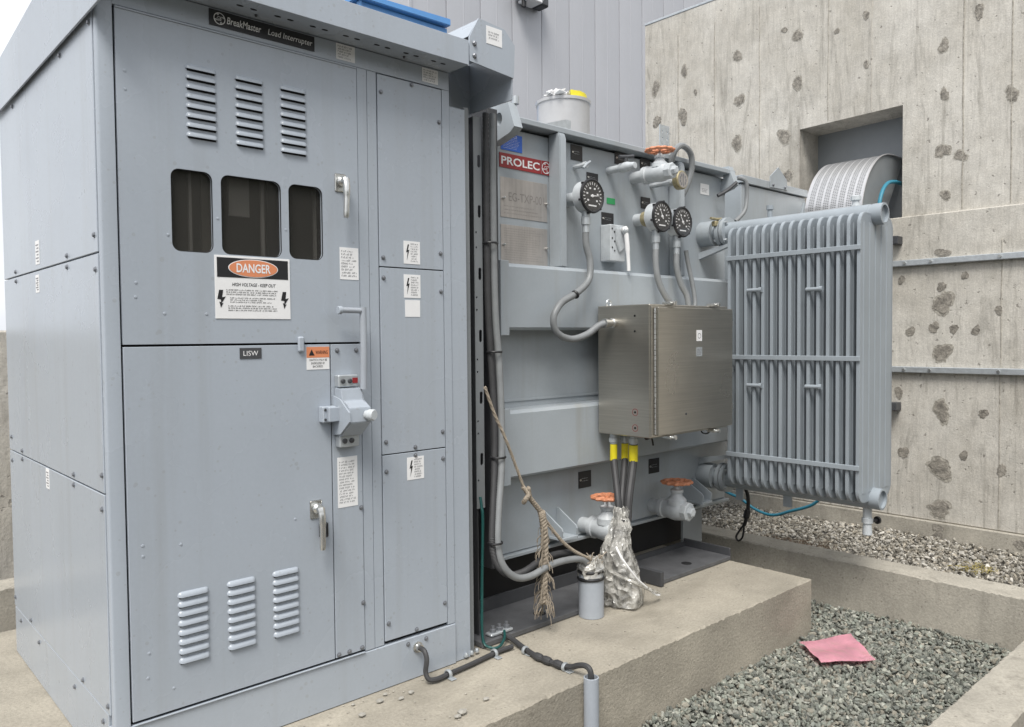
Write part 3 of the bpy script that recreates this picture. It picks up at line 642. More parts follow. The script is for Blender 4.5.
mb = MB(); mb.tube([(.690, -.055, 1.332), (.74, -.055, 1.332), (.772, -.055, 1.331)], .0095, 12, 3); mb.tube([(.782, -.055, 1.343), (.783, -.055, 1.2), (.783, -.05, 1.07)], .0115, 12, 3); mb.build('operating_handle', 'pvc', cab)
mb = MB(); mb.lathe([(.012, 0), (.014, .002), (.014, .012), (.010, .014)], (.688, -.055, 1.332), (1, 0, 0), 12); mb.build('handle_end_cap', 'cab', cab)
# ---- hinged door clip across the joint
mb = MB(); mb.box(.568, .590, YD-.012, YD, 1.197, 1.247, b=.005); mb.build('door_clip', 'cab', cab)
# ---- base stub and cable gland
mb = MB(); mb.lathe([(.020, 0), (.020, .006), (.014, .008), (.014, .022)], (1.020, -.004, .115), (0, -1, 0), 12); mb.build('cable_gland', 'bright', cab)
for x in (.98, 1.06): screw_at((x, -.004, .135), 1, cab)
# ---- signs and labels
def label(x0, x1, z0, z1, rows, y=YD, m='white', name='label', border=.08, bolt_mark=False, logo=False):
    mb = MB(); mb.box(x0, x1, y-.0012, y-.0002, z0, z1); o = mb.build(name, m, cab); w = x1-x0; h = z1-z0
    a = x0+w*border; 
    if bolt_mark:
        m3 = MB(); m3.prism([(x0+w*(.10+.26*p), y-.0018, z0+h*q) for p, q in ((.55, .85), (.15, .50), (.50, .52), (.30, .15), (.9, .62), (.55, .60), (.85, .85))], (0, .0004, 0)); m3.build('lightning_bolt', 'kprint', o); a = x0+w*.42
    if rows < 2: return o
    m2 = MB(); greek(m2, a, x1-w*border, z0+h*.07, z1-h*.07, rows, y-.0013); m2.build('print', 'gprint', o); return o
label(.728, .799, 1.437, 1.544, 9)
label(.706, .782, .671, .841, 15)
label(.988, 1.062, .728, .810, 8, y=YD+.0015, bolt_mark=True)
label(.986, 1.057, 1.504, 1.585, 8, y=YD+.0015, bolt_mark=True)
label(.985, 1.057, 1.383, 1.466, 8, y=YD+.0015, bolt_mark=True)
label(.989, 1.054, 1.315, 1.375, 1, y=YD+.0015)
label(.729, .80, 2.1645, 2.2165, 5, y=0); label(1.078, 1.149, 2.1645, 2.2145, 5, y=0)
# warning label with its header
mb = MB(); mb.box(.600, .682, YD-.0012, YD-.0002, 1.139, 1.213); wl = mb.build('warning_label', 'white', cab)
mb = MB(); mb.box(.600, .682, YD-.0018, YD-.0013, 1.178, 1.213); mb.build('header', 'orange', wl)
mb = MB(); mb.prism([(.608, YD-.0026, 1.185), (.628, YD-.0026, 1.185), (.618, YD-.0026, 1.205)], (0, .0006, 0)); mb.build('hazard_triangle', 'kprint', wl)
txt('lettering', 'WARNING', .632, .676, 1.189, 1.201, YD-.0024, 'kprint', wl)
for k, s in enumerate(('SWITCH MAY BE', 'ENERGIZED BY', 'BACKFEED')): txt('lettering', s, .610+.006*k, .674-.008*k, 1.1665-k*.0105, 1.1735-k*.0105, YD-.0018, 'kprint', wl)
# LISW tag
mb = MB(); mb.box(.378, .447, YD-.002, YD-.0002, 1.180, 1.213); tg = mb.build('name_tag', 'dark', cab); txt('lettering', 'LISW', .389, .436, 1.189, 1.204, YD-.0025, 'wprint', tg)
# danger sign
mb = MB(); mb.box(.306, .547, YD-.0022, YD-.0002, 1.302, 1.4915, b=.0006); ds = mb.build('danger_sign', 'white', cab)
mb = MB(); mb.box(.313, .540, YD-.003, YD-.0023, 1.4265, 1.4855); mb.build('header_panel', 'kprint', ds)
def ell(rx, rz, y, n=40): return [(.4265+rx*math.cos(2*math.pi*i/n), y, 1.456+rz*math.sin(2*math.pi*i/n)) for i in range(n)]
mb = MB(); mb.prism(ell(.0795, .0275, YD-.0036), (0, .0005, 0)); mb.build('oval_border', 'wprint', ds)
mb = MB(); mb.prism(ell(.0770, .0253, YD-.0043), (0, .0005, 0)); mb.build('oval', 'orange', ds)
txt('lettering', 'DANGER', .372, .481, 1.4425, 1.4700, YD-.0050, 'wprint', ds, bold=.02)
txt('lettering', 'HIGH VOLTAGE - KEEP OUT', .358, .498, 1.4005, 1.4110, YD-.0026, 'kprint', ds, shear=.25, bold=.015)
m2 = MB(); greek(m2, .340, .512, 1.372, 1.392, 3, YD-.0024, rag=.12); greek(m2, .352, .500, 1.349, 1.368, 3, YD-.0024, rag=.35); greek(m2, .345, .508, 1.324, 1.344, 3, YD-.0024, rag=.1); m2.build('fine_print', 'kprint', ds)
for xc in (.325, .528):
    m3 = MB(); m3.prism([(xc+a*.02, YD-.003, 1.362+b*.026) for a, b in ((-.35, 1), (.25, 1), (.10, .15), (.65, .25), (-.02, -.55), (.25, -.5), (-.12, -1.05), (-.35, -.35), (-.1, -.42), (-.1, -.1), (-.65, -.05))], (0, .0006, 0)); m3.build('lightning_bolt', 'kprint', ds)
# maker's nameplate on the header
mb = MB(); mb.box(.308, .649, -.0030, -.0002, 2.1675, 2.2140); npl = mb.build('name_plate', 'blk', cab)
def monogram(cx, cz, r, y, m, parent):
    mb = MB(); mb.torus((cx, y, cz), (0, 1, 0), r, r*.07, 28, 6, sq=.12); 
    for k in range(4):
        t = math.pi/2*k+.4; mb.torus((cx+r*.80*math.cos(t), y, cz+r*.80*math.sin(t)), (0, 1, 0), r*.14, r*.05, 10, 4, sq=.12)
    mb.build('monogram', m, parent); txt('lettering', 'GE', cx-r*.5, cx+r*.5, cz-r*.38, cz+r*.38, y-.0004, m, parent, shear=.35)
monogram(.338, 2.1905, .0165, -.0036, 'wprint', npl)
txt('lettering', 'BreakMaster', .360, .468, 2.1805, 2.2015, -.0036, 'wprint', npl, shear=.2, bold=.012)
txt('lettering', 'Load Interrupter', .490, .641, 2.1765, 2.2000, -.0036, 'white', npl, shear=.2)
# ---- roof with soffit, fascia and louvred hood end
mb = MB(); mb.prism([(-.012, -.114, 2.221), (-.012, 1.36, 2.221), (-.012, 1.36, 2.305), (-.012, .62, 2.36), (-.012, -.114, 2.305)], (1.214, 0, 0)); rf = mb.build('roof', 'cab', cab)
mb = MB(); mb.box(-.0185, -.0125, -.116, 1.362, 2.116, 2.306, b=.001); mb.build('side_fascia', 'cab', rf)
mb = MB(); mb.box(-.0125, 1.200, -.1185, -.1142, 2.2185, 2.3065, b=.001); mb.build('front_fascia', 'cab', rf)
for k in range(9):
    for d in (0, .042):
        mb = MB(); xx = .14+k*.118+d; mb.prism([(xx+.011*math.cos(t), -.062+.0055*math.sin(t), 2.2202) for t in [2*math.pi*i/10 for i in range(10)]], (0, 0, .0008)); mb.build('soffit_vent', 'black', rf)
for xx in (.44, .98):
    mb = MB(); mb.lathe([(.005, 0), (.004, .005)], (xx, -.03, 2.2208), (0, 0, -1), 8); mb.build('soffit_screw', 'dark', rf)
hd = [(1.206, 2.322), (1.250, 2.399), (1.376, 2.389), (1.428, 2.342), (1.421, 2.219), (1.206, 2.236)]
mb = MB(); mb.prism([(a, -.116, b) for a, b in hd], (0, .006, 0)); hp = mb.build('hood', 'cab', cab)
mb = MB(); mb.box(1.416, 1.422, -.109, .145, 2.139, 2.335); mb.build('hood_side', 'cab', hp)
mb = MB(); mb.box(1.206, 1.416, .139, .145, 2.10, 2.33); mb.build('hood_back', 'cab', hp)
mb = MB(); mb.prism([(1.206, -.109, 2.325), (1.250, -.109, 2.396), (1.376, -.109, 2.386), (1.421, -.109, 2.341), (1.415, -.109, 2.335), (1.37, -.109, 2.375), (1.253, -.109, 2.385)], (0, .25, 0)); mb.build('hood_top', 'cab', hp)
for (x, z) in ((1.228, 2.302), (1.228, 2.258)):
    mb = MB(); mb.lathe([(.010, 0), (.010, .003), (.006, .008)], (x, -.116, z), (0, -1, 0), 6); mb.build('hood_bolt', 'bolt', hp)
mb = MB(); mb.box(1.285, 1.362, -.1175, -.1163, 2.318, 2.382); lb = mb.build('label', 'white', hp)
m2 = MB(); greek(m2, 1.295, 1.352, 2.335, 2.366, 3, -.1176); m2.build('print', 'gprint', hp)
# ---- transition column between cabinet and transformer
mb = MB(); mb.box(1.2012, 1.278, .004, .30, .002, 2.10, b=.002); mb.build('transition_panel', 'cab', cab)
mb = MB(); mb.box(1.295, 1.318, .03, .30, .002, 2.12, b=.002); mb.box(1.279, 1.295, .045, .30, .002, 2.11); mb.build('transition_angle', 'basegrey', cab)
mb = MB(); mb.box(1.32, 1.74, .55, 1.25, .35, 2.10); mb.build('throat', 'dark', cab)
for k in range(3):
    mb = MB(); mb.lathe([(.009, 0), (.009, .008), (.005, .014)], (1.25+k*.03, -.002+k*.004, .012), (0, 0, 1), 6); mb.build('anchor_bolt', 'galv', cab)

# ================================================================ TRANSFORMER
tr = thing('transformer', 'grey oil-filled transformer with gauges, valves and a finned radiator', 'transformer', (2.7, 1.1, 0))
YT = .37
mb = MB(); mb.box(1.72, 3.633, YT, 1.90, .23, 2.20, b=.004); mb.build('tank', 'tank', tr)
mb = MB(); mb.box(1.66, 3.645, .305, 1.95, 2.214, 2.241, b=.003); mb.build('top_flange', 'tank', tr)
mb = MB(); mb.box(1.74, 3.60, .42, 1.85, 2.241, 2.27, b=.004); mb.build('cover', 'tank', tr)
mb = MB(); mb.box(1.73, 3.62, .365, .372, .940, .950); mb.build('weld_seam', 'tank', tr)
mb = MB(); mb.box(1.705, 3.64, .345, 1.92, .212, .228, b=.002); mb.build('bottom_flange', 'tank', tr)
# bracing beams: folded channels
for z0, z1, mname in ((1.272, 1.572, 'beam'), (.600, .912, 'beam')):
    mb = MB(); prof = [(.37, z0), (.285, z0), (.270, z0+.012), (.270, z1-.018), (.282, z1-.003), (.295, z1), (.37, z1)]
    mb.prism([(1.733, a, b) for a, b in prof], (1.88, 0, 0)); bm_ = mb.build('bracing_beam', mname, tr)
    mb = MB(); mb.box(1.682, 1.7325, .262, .37, z0-.025, z1+.008, b=.002); mb.build('end_plate', 'beam', bm_)
# vertical stiffeners
for x in (2.092, 3.055):
    mb = MB(); mb.prism([(x, .368, 1.574), (x, .290, 1.574), (x, .290, 2.185), (x, .30, 2.212), (x, .368, 2.2125)], (.045, 0, 0), b=.004); mb.build('stiffener', 'tank', tr)
# base: skid plates on the pad and end webs
for x0, x1, yb in ((1.36, 2.30, .30), (2.50, 3.15, .325)):
    mb = MB(); mb.box(x0, x1, .028, yb, .003, .024, b=.002); bp = mb.build('base_plate', 'plate', tr)
    xh = 1.76 if x0 < 2 else 2.86
    mb = MB(); mb.prism([(xh+.028*math.cos(t), .115+.028*math.sin(t), .0242) for t in [2*math.pi*i/16 for i in range(16)]], (0, 0, .0012)); mb.build('anchor_hole', 'black', bp)
    mb = MB(); mb.box(x0, x1, yb, yb+.012, .003, .08 if x0 < 2 else .05); mb.build('base_upstand', 'dark', bp)
mb = MB(); mb.box(2.49, 2.515, .005, .32, .003, .075, b=.002); mb.build('base_gusset', 'dark', tr)
mb = MB(); mb.box(3.151, 3.165, .035, .34, .003, .065, b=.002); mb.build('base_web', 'dark', tr)
mb = MB(); mb.box(3.155, 3.345, .345, .36, .003, .211); mb.build('base_end_plate', 'basegrey', tr)
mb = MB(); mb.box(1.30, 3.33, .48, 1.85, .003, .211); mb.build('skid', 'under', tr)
# lifting lugs
def lug(x0, x1, y0):
    mb = MB(); n = 14; cy, cz, r = y0+.10, 2.200, .022
    out = [(YT, 2.10), (YT, 2.262), (y0+.04, 2.262), (y0, 2.15), (y0+.03, 2.128), (y0+.14, 2.10)]
    mb.plate(out, [[(cy+r*math.cos(2*math.pi*i/n), cz+r*1.3*math.sin(2*math.pi*i/n)) for i in range(n)]], 0, x0, x1); mb.build('lifting_lug', 'tank', tr)
lug(1.70, 1.75, .185); lug(3.585, 3.632, .275)
mb = MB(); mb.cyl((1.75, .23, 2.262), (1.75, .23, 2.295), .016, n=10); mb.build('lug_bolt', 'galv', tr)
# jacking pads: pairs of gussets with a foot
for xa, xb in ((2.03, 2.13), (3.19, 3.275)):
    mb = MB(); mb.box(xa-.002, xb+.010, .232, .369, .270, .284, b=.002); jp = mb.build('jacking_pad', 'beam', tr)
    for x in (xa, xb): 
        m2 = MB(); m2.prism([(x, .369, .2845), (x, .369, .398), (x, .355, .398), (x, .238, .330), (x, .232, .318), (x, .238, .2845)], (.008, 0, 0)); m2.build('gusset', 'beam', jp)
# ---- plates on the tank front
YP = YT-.0005
def tplate(name, x0, x1, z0, z1, m, thick=.002, y=YP, b=0):
    mb = MB(); mb.box(x0, x1, y-thick, y, z0, z1, b=b); return mb.build(name, m, tr)
bs = tplate('blue_notice', 1.785, 1.918, 2.098, 2.175, 'blue'); m2 = MB(); greek(m2, 1.80, 1.905, 2.105, 2.155, 7, YP-.0022, fill=.35); m2.build('print', 'wprint', bs); txt('lettering', 'NOTICE', 1.82, 1.885, 2.158, 2.170, YP-.0024, 'wprint', bs)
ps = tplate('maker_sign', 1.775, 2.104, 2.017, 2.083, 'red', .003)
txt('lettering', 'PROLEC', 1.785, 2.030, 2.0315, 2.0685, YP-.0036, 'wprint', ps, bold=.02); mb = MB(); mb.box(2.040, 2.0425, YP-.0036, YP-.003, 2.018, 2.082); mb.build('divider', 'gprint', ps)
monogram(2.073, 2.050, .026, YP-.004, 'wprint', ps)
for z0, z1 in ((1.791, 1.974), (1.581, 1.758)):
    o = tplate('nameplate', 1.779, 2.081, z0, z1, 'name', .002, b=.0006)
    mb = MB()
    if z0 > 1.7: txt('lettering', 'EG-TXP-001', 1.83, 2.06, 1.868, 1.908, YP-.0026, 'engr', o)
    greek(mb, 1.80, 2.06, z0+.012, z0+(.06 if z0 > 1.7 else .165), 3 if z0 > 1.7 else 14, YP-.002, fill=.30, rag=.3); mb.build('engraving', 'engr', o)
    for x in (1.795, 2.068):
        mb = MB(); mb.lathe([(.007, 0), (.007, .004), (.004, .016), (.001, .017)], (x, YP-.002, (z0+z1)/2-.005), (0, -1, 0), 8); mb.build('plate_stud', 'bright', o)
# black engraved tags with a line of print each
for (x0, x1, z0, z1) in [(2.250, 2.334, 2.118, 2.194), (2.585, 2.688, 2.146, 2.208), (2.797, 2.885, 2.150, 2.206), (2.365, 2.452, 2.020, 2.072), (2.803, 2.884, 1.935, 1.998), (2.478, 2.573, 1.819, 1.882), (2.975, 3.045, 1.90, 1.965), (2.292, 2.386, .468, .553), (2.866, 2.960, .472, .554), (2.93, 2.985, 2.16, 2.20)]:
    o = tplate('valve_tag', x0, x1, z0, z1, 'blk', .003, b=.0006)
    m2 = MB(); w = x1-x0; greek(m2, x0+w*.22, x1-w*.15, z0+(z1-z0)*.35, z1-(z1-z0)*.35, 2, YP-.0032, fill=.28); m2.build('print', 'galv', o)
    mb = MB(); mb.lathe([(.006, 0), (.005, .004)], (x0+w*.12, YP-.003, (z0+z1)/2), (0, -1, 0), 8); mb.build('tag_screw', 'bright', o)
tplate('green_label', 2.521, 2.586, 1.930, 1.961, 'greenp'); 
o = tplate('label', 3.366, 3.456, 2.078, 2.141, 'white'); m2 = MB(); greek(m2, 3.38, 3.44, 2.09, 2.115, 3, YP-.002); m2.build('print', 'gprint', o)
# ---- gauges
def gauge(x, y, z, r, bk=True, needle=40, tone='dial', stem=True):
    mb = MB(); mb.lathe([(r*.88, 0), (r*.96, .004), (r*.96, .058), (r*.9, .062)], (x, y+.062, z), (0, -1, 0), 28); g = mb.build('gauge', 'valve', tr)
    mb = MB(); mb.torus((x, y-.001, z), (0, 1, 0), r*.96, r*.085, 32, 8, sq=1.1); mb.build('bezel', 'blk', g)
    for k in range(6): 
        t = k*math.pi/3+.3; m2 = MB(); m2.box(x+r*1.04*math.cos(t)-.005, x+r*1.04*math.cos(t)+.005, y-.004, y+.012, z+r*1.04*math.sin(t)-.005, z+r*1.04*math.sin(t)+.005, b=.001); m2.build('bezel_clip', 'blk', g)
    mb = MB(); mb.lathe([(r*.9, 0), (r*.9, .002)], (x, y-.0008, z), (0, -1, 0), 28); mb.build('dial', tone, g)
    mb = MB()
    for k in range(17):
        t = R(215-k*15.6); a, b = r*.66, r*.82; c, s = math.cos(t), math.sin(t); w = .0018
        mb._f([mb.bm.verts.new((x+c*a-s*w, y-.0036, z+s*a+c*w)), mb.bm.verts.new((x+c*b-s*w, y-.0036, z+s*b+c*w)), mb.bm.verts.new((x+c*b+s*w, y-.0036, z+s*b-c*w)), mb.bm.verts.new((x+c*a+s*w, y-.0036, z+s*a-c*w))])
    for k in range(6): 
        t = R(215-k*50); mb.box(x+r*.48*math.cos(t)-.006, x+r*.48*math.cos(t)+.006, y-.0038, y-.0034, z+r*.48*math.sin(t)-.004, z+r*.48*math.sin(t)+.004)
    mb.box(x-r*.35, x+r*.35, y-.0038, y-.0034, z-r*.62, z-r*.54); mb.build('graduations', 'wprint', g)['kind'] = 'stuff'
    t = R(needle); mb = MB(); c, s = math.cos(t), math.sin(t)
    mb.prism([(x-c*r*.18-s*.004, y-.006, z-s*r*.18+c*.004), (x+c*r*.7, y-.006, z+s*r*.7), (x-c*r*.18+s*.004, y-.006, z-s*r*.18-c*.004)], (0, .001, 0)); mb.lathe([(r*.1, 0), (r*.08, .004)], (x, y-.003, z), (0, -1, 0), 12); mb.build('needle', 'wprint', g)
    mb = MB(); mb._f([mb.bm.verts.new((x+r*.9*math.cos(6.2832*k/28), y-.0075, z+r*.9*math.sin(6.2832*k/28))) for k in range(28)]); mb.build('gauge_glass', 'lens', g)
    mb = MB(); mb.cyl((x, y+.055, z), (x, YT, z), r*.42, n=16); mb.build('gauge_stem', 'valve', g)
    if stem: mb = MB(); mb.lathe([(.020, 0), (.020, .025), (.023, .028), (.023, .062), (.017, .066), (.017, .10)], (x-.012, y+.03, z-r*.9), (0, 0, -1), 14); mb.build('conduit_fitting', 'galv', g)
    return g
gauge(2.222, .205, 1.912, .080, needle=5)
gauge(2.765, .200, 1.866, .079, needle=118); gauge(2.948, .200, 1.854, .080, needle=125)
mb = MB(); mb.lathe([(.040, 0), (.040, .022)], (2.765, .315, 1.866), (0, -1, 0), 14); mb.build('gauge_union', 'brass', tr)
# ---- tap changer handle box
mb = MB(); mb.box(2.470, 2.585, .30, YP, 1.625, 1.812, b=.004); tb = mb.build('switch_box', 'valve', tr)
mb = MB(); mb.prism([(2.50, .288, 1.79), (2.58, .288, 1.81), (2.575, .288, 1.70), (2.53, .288, 1.67), (2.505, .288, 1.72)], (0, .011, 0), b=.003); mb.build('cam_plate', 'valve', tb)
mb = MB(); mb.tube([(2.545, .275, 1.795), (2.548, .262, 1.76), (2.556, .258, 1.66), (2.562, .258, 1.575)], [.018]*4+[.012]*6+[.0095]*6, 10, 5); mb.build('lever', 'white', tb)
mb = MB(); mb.lathe([(.020, 0), (.020, .012), (.010, .018)], (2.548, .270, 1.778), (0, -1, 0), 12); mb.build('pivot', 'galv', tb)
for k in range(8): 
    mb = MB(); mb.lathe([(.005, 0), (.005, .001)], (2.482+.018*(k % 3), .2995, 1.79-.016*k), (0, -1, 0), 8); mb.build('switch_mark', 'kprint', tb)
# ---- valves
def handwheel(c, Rw, parent, axis=(0, 0, 1)):
    mb = MB(); c = Vector(c); mb.torus(c, axis, Rw*.86, Rw*.16, 60, 8, wave=.085, wn=12, sq=.75); mb.cyl(c-Vector((0, 0, .008)), c+Vector((0, 0, .010)), Rw*.22, n=12)
    for k in range(5):
        t = 2*math.pi*k/5; mb.tube([c, c+Vector((math.cos(t)*Rw*.5, math.sin(t)*Rw*.5, -.004)), c+Vector((math.cos(t)*Rw*.85, math.sin(t)*Rw*.85, 0))], Rw*.09, 6, 3)
    return mb.build('handwheel', 'wheel', parent)
def gate_valve(x, z, yc, ytip, r, zw, Rw):
    mb = MB(); mb.lathe([(r*.72, 0), (r*.72, YT-yc-.10), (r*1.08, YT-yc-.098), (r*1.08, YT-yc-.075), (r*.95, YT-yc-.07), (r*1.05, YT-yc-.03), (r*1.12, YT-yc), (r*1.02, YT-yc+.035), (r*.9, YT-yc+.05)], (x, YT, z), (0, -1, 0), 20); v = mb.build('gate_valve', 'valve', tr)
    mb = MB(); ym = yc-.05; mb.lathe([(r*.98, 0), (r*.98, .03), (r*.85, .034)], (x, ym, z), (0, -1, 0), 8); mb.lathe([(r*.52, 0), (r*.52, .02), (r*.35, .024)], (x, ym-.034, z), (0, -1, 0), 6); mb.build('hex_end', 'valve', v, ang=20)
    zb = z+r*.6; hb = zw-zb
    mb = MB(); mb.lathe([(r*1.05, 0), (r*1.0, hb*.22), (r*.62, hb*.40), (r*.55, hb*.52), (r*.68, hb*.54), (r*.68, hb*.66), (r*.36, hb*.70), (r*.30, hb*.8), (r*.16, hb*.82), (r*.14, hb)], (x, yc, zb), (0, 0, 1), 14); mb.build('bonnet', 'valve', v)
    handwheel((x, yc, zw), Rw, v); return v
gate_valve(2.735, 2.088, .19, .09, .043, 2.205, .074)
gate_valve(2.318, .284, .20, .1, .052, .446, .080)
gate_valve(2.893, .294, .20, .1, .052, .446, .082)
# small valves and the vacuum gauge
mb = MB(); mb.lathe([(.019, 0), (.019, .08), (.024, .085), (.026, .13), (.020, .15), (.016, .18)], (2.532, YT, 2.100), (0, -1, 0), 12); sv = mb.build('sample_valve', 'valve', tr)
mb = MB(); mb.cyl((2.532, .25, 2.10), (2.532, .25, 2.145), .011, n=8); mb.tube([(2.49, .26, 2.148), (2.532, .25, 2.152), (2.575, .235, 2.158)], .009, 8, 3); mb.build('tee_handle', 'dark', sv)
mb = MB(); mb.lathe([(.012, 0), (.012, .06), (.016, .064), (.016, .085)], (2.275, YT, 2.082), (0, -1, 0), 10); sv = mb.build('sample_valve', 'valve', tr)
mb = MB(); mb.tube([(2.25, .285, 2.062), (2.275, .285, 2.085), (2.30, .285, 2.10)], .007, 8, 3); mb.build('tee_handle', 'galv', sv)
mb = MB(); mb.lathe([(.014, 0), (.014, .09), (.02, .093), (.02, .14), (.014, .145), (.014, .17)], (2.895, YT, 2.066), (0, -1, 0), 10); sv = mb.build('vacuum_gauge', 'valve', tr)
mb = MB(); mb.lathe([(.042, 0), (.050, .006), (.050, .036), (.046, .040)], (2.903, .205, 2.070), (0, -1, 0), 22); mb.build('case', 'brass', sv)
mb = MB(); mb.lathe([(.042, 0), (.042, .001)], (2.903, .1648, 2.070), (0, -1, 0), 22); mb.build('dial', 'name', sv)
mb = MB()
for k in range(9): t = k*.7; mb.box(2.903+.026*math.cos(t)-.005, 2.903+.026*math.cos(t)+.005, .1630, .1637, 2.070+.026*math.sin(t)-.007, 2.070+.026*math.sin(t)+.007)
mb.box(2.901, 2.907, .1622, .1629, 2.054, 2.099); mb.build('graduations', 'gprint', sv)['kind'] = 'stuff'
# ---- top fittings
MT['pot'] = mat('pale_grey_pot', (.47, .47, .475), .38, metal=.3, var=.08, vs=8)
mb = MB(); mb.lathe([(.150, 0), (.150, .278), (.157, .280), (.157, .296), (.13, .298)], (2.65, .80, 2.271), (0, 0, 1), 36); bt = mb.build('bushing_pot', 'pot', tr)
mb = MB()
for k in range(16):
    t = R(-118+k*6.5); t2 = R(-118+(k+1)*6.5)
    mb.prism([(2.65+.138*math.cos(t), .80+.138*math.sin(t), 2.5695), (2.65+.138*math.cos(t2), .80+.138*math.sin(t2), 2.5695), (2.65+.132*math.cos(t2), .80+.132*math.sin(t2), 2.604+random.uniform(-.004, .004)), (2.65+.132*math.cos(t), .80+.132*math.sin(t), 2.604)], (-.02*math.cos(t), -.02*math.sin(t), 0))
mb.build('yellow_tape', 'yellow', bt)['kind'] = 'stuff'
mb = MB()
for k in range(16):
    t = random.uniform(0, 6.28); q = random.uniform(0, .06); mb.obox((2.555+q*math.cos(t), .74+q*math.sin(t)*.8, 2.578+random.uniform(-.004, .020)), (.026, random.uniform(-.02, .02), random.uniform(-.012, .012)), (random.uniform(-.01, .01), .022, random.uniform(-.014, .014)), (0, 0, .003))
o = mb.build('plastic_wrap', 'white', bt); o['kind'] = 'stuff'
mb = MB(); mb.prism([(2.05, .60, 2.272), (2.50, .60, 2.272), (2.50, .60, 2.40), (2.46, .60, 2.40)], (0, .3, 0)); mb.build('pot_gusset', 'galv', tr)
mb = MB(); mb.plate([(3.285, 2.25), (3.38, 2.25), (3.38, 2.52), (3.285, 2.52)], [[(x+.008*math.cos(t), z+.008*math.sin(t)) for t in [k*.7854 for k in range(8)]] for x in (3.308, 3.357) for z in (2.36, 2.40, 2.44, 2.48)], 1, .60, .606); mb.build('perforated_bracket', 'galv', tr)
# ---- cover box at the right end
mb = MB(); mb.box(4.03, 4.90, .50, 1.5, 1.15, 2.24, b=.004); cb = mb.build('cable_box', 'tank', tr)
mb = MB(); mb.box(4.02, 4.91, .485, 1.52, 2.246, 2.297, b=.003); mb.build('lid', 'tank', cb)
mb = MB(); mb.prism([(4.365, .478, 2.255), (4.60, .478, 2.262), (4.59, .478, 2.33), (4.475, .478, 2.405), (4.365, .478, 2.33)], (0, .006, 0)); tb2 = mb.build('lifting_tab', 'tank', cb)
for x in (4.40, 4.56): m2 = MB(); m2.lathe([(.010, 0), (.010, .006), (.006, .010)], (x, .478, 2.275), (0, -1, 0), 6); m2.build('tab_bolt', 'bolt', cb)
mb = MB(); mb.box(3.634, 4.028, .75, 1.45, 1.2, 2.235); mb.build('throat', 'tank', tr)
mb = MB(); mb.tube([(4.78, .47, 2.02), (4.78, .465, 2.10), (4.79, .45, 2.19)], .012, 8, 4); mb.build('drain_tube', 'tank', cb)
# looped tubes behind the rim
mb = MB(); mb.tube([(2.985, .30, 2.20), (2.985, .27, 2.262), (3.05, .27, 2.292), (3.125, .27, 2.26), (3.15, .28, 2.18), (3.13, .30, 2.08), (3.10, .33, 2.0)], .017, 10, 6); mb.build('loop_hose', 'conduit', tr)
mb = MB(); mb.tube([(3.66, .30, 2.20), (3.70, .27, 2.18), (3.715, .27, 2.10), (3.69, .27, 2.0), (3.62, .29, 1.93)], .013, 10, 6); mb.build('loop_hose', 'conduit', tr)
mb = MB(); mb.tube([(3.49, .33, 2.075), (3.545, .30, 2.11), (3.60, .27, 2.16)], .011, 8, 4); mb.build('lug_strap', 'dark', tr)
# ---- radiator
xr, zt_, zb_ = 3.402, 1.838, .405
mb = MB(); mb.lathe([(.055, 0), (.055, .985), (.050, .99), (.050, 1.0), (.0545, 1.002), (.0545, 1.055), (.044, 1.056), (.044, 1.04)], (xr, YT, zt_), (0, -1, 0), 24); rd = mb.build('radiator', 'rad', tr)
rd['label'] = 'grey finned oil radiator bolted to the right of the tank front'
mb = MB(); mb.lathe([(.055, 0), (.055, .985), (.050, .99), (.050, 1.0), (.0545, 1.002), (.0545, 1.055), (.044, 1.056), (.044, 1.04)], (xr, YT, zb_), (0, -1, 0), 24); mb.build('header_pipe', 'rad', rd)
for z in (zt_, zb_):
    mb = MB(); mb.lathe([(.085, 0), (.085, .022)], (xr, .245, z), (0, -1, 0), 24); mb.lathe([(.085, 0), (.085, .022)], (xr, .215, z), (0, -1, 0), 24); fl_ = mb.build('flange_pair', 'tank', rd)
    fl_['kind'] = 'stuff'
    for k in range(4):
        t = k*math.pi/2+.78; m2 = MB(); m2.cyl((xr+.07*math.cos(t), .262, z+.07*math.sin(t)), (xr+.07*math.cos(t), .178, z+.07*math.sin(t)), .008, n=6); m2.build('flange_bolt', 'galv', rd)
    mb = MB(); mb.lathe([(.075, 0), (.075, .09)], (xr-.01, YT, z), (0, -1, 0), 20); mb.build('neck', 'tank', rd)
mb = MB(); mb.box(xr-.095, xr-.055, .225, .255, zt_+.03, zt_+.06, b=.004); mb.tube([(xr-.13, .235, zt_+.072), (xr-.07, .235, zt_+.072), (xr-.02, .235, zt_+.078)], .008, 8, 3); mb.build('shutoff_lever', 'brass', rd)
for z, s in ((1.72, 1), (.50, 1)):
    mb = MB(); mb.prism([(xr-.05, YT, z-.03), (xr-.05, .15, z+.035), (xr-.05, .15, z+.05), (xr-.05, YT, z+.01)], (.03, 0, 0)); mb.build('support_arm', 'tank', rd)
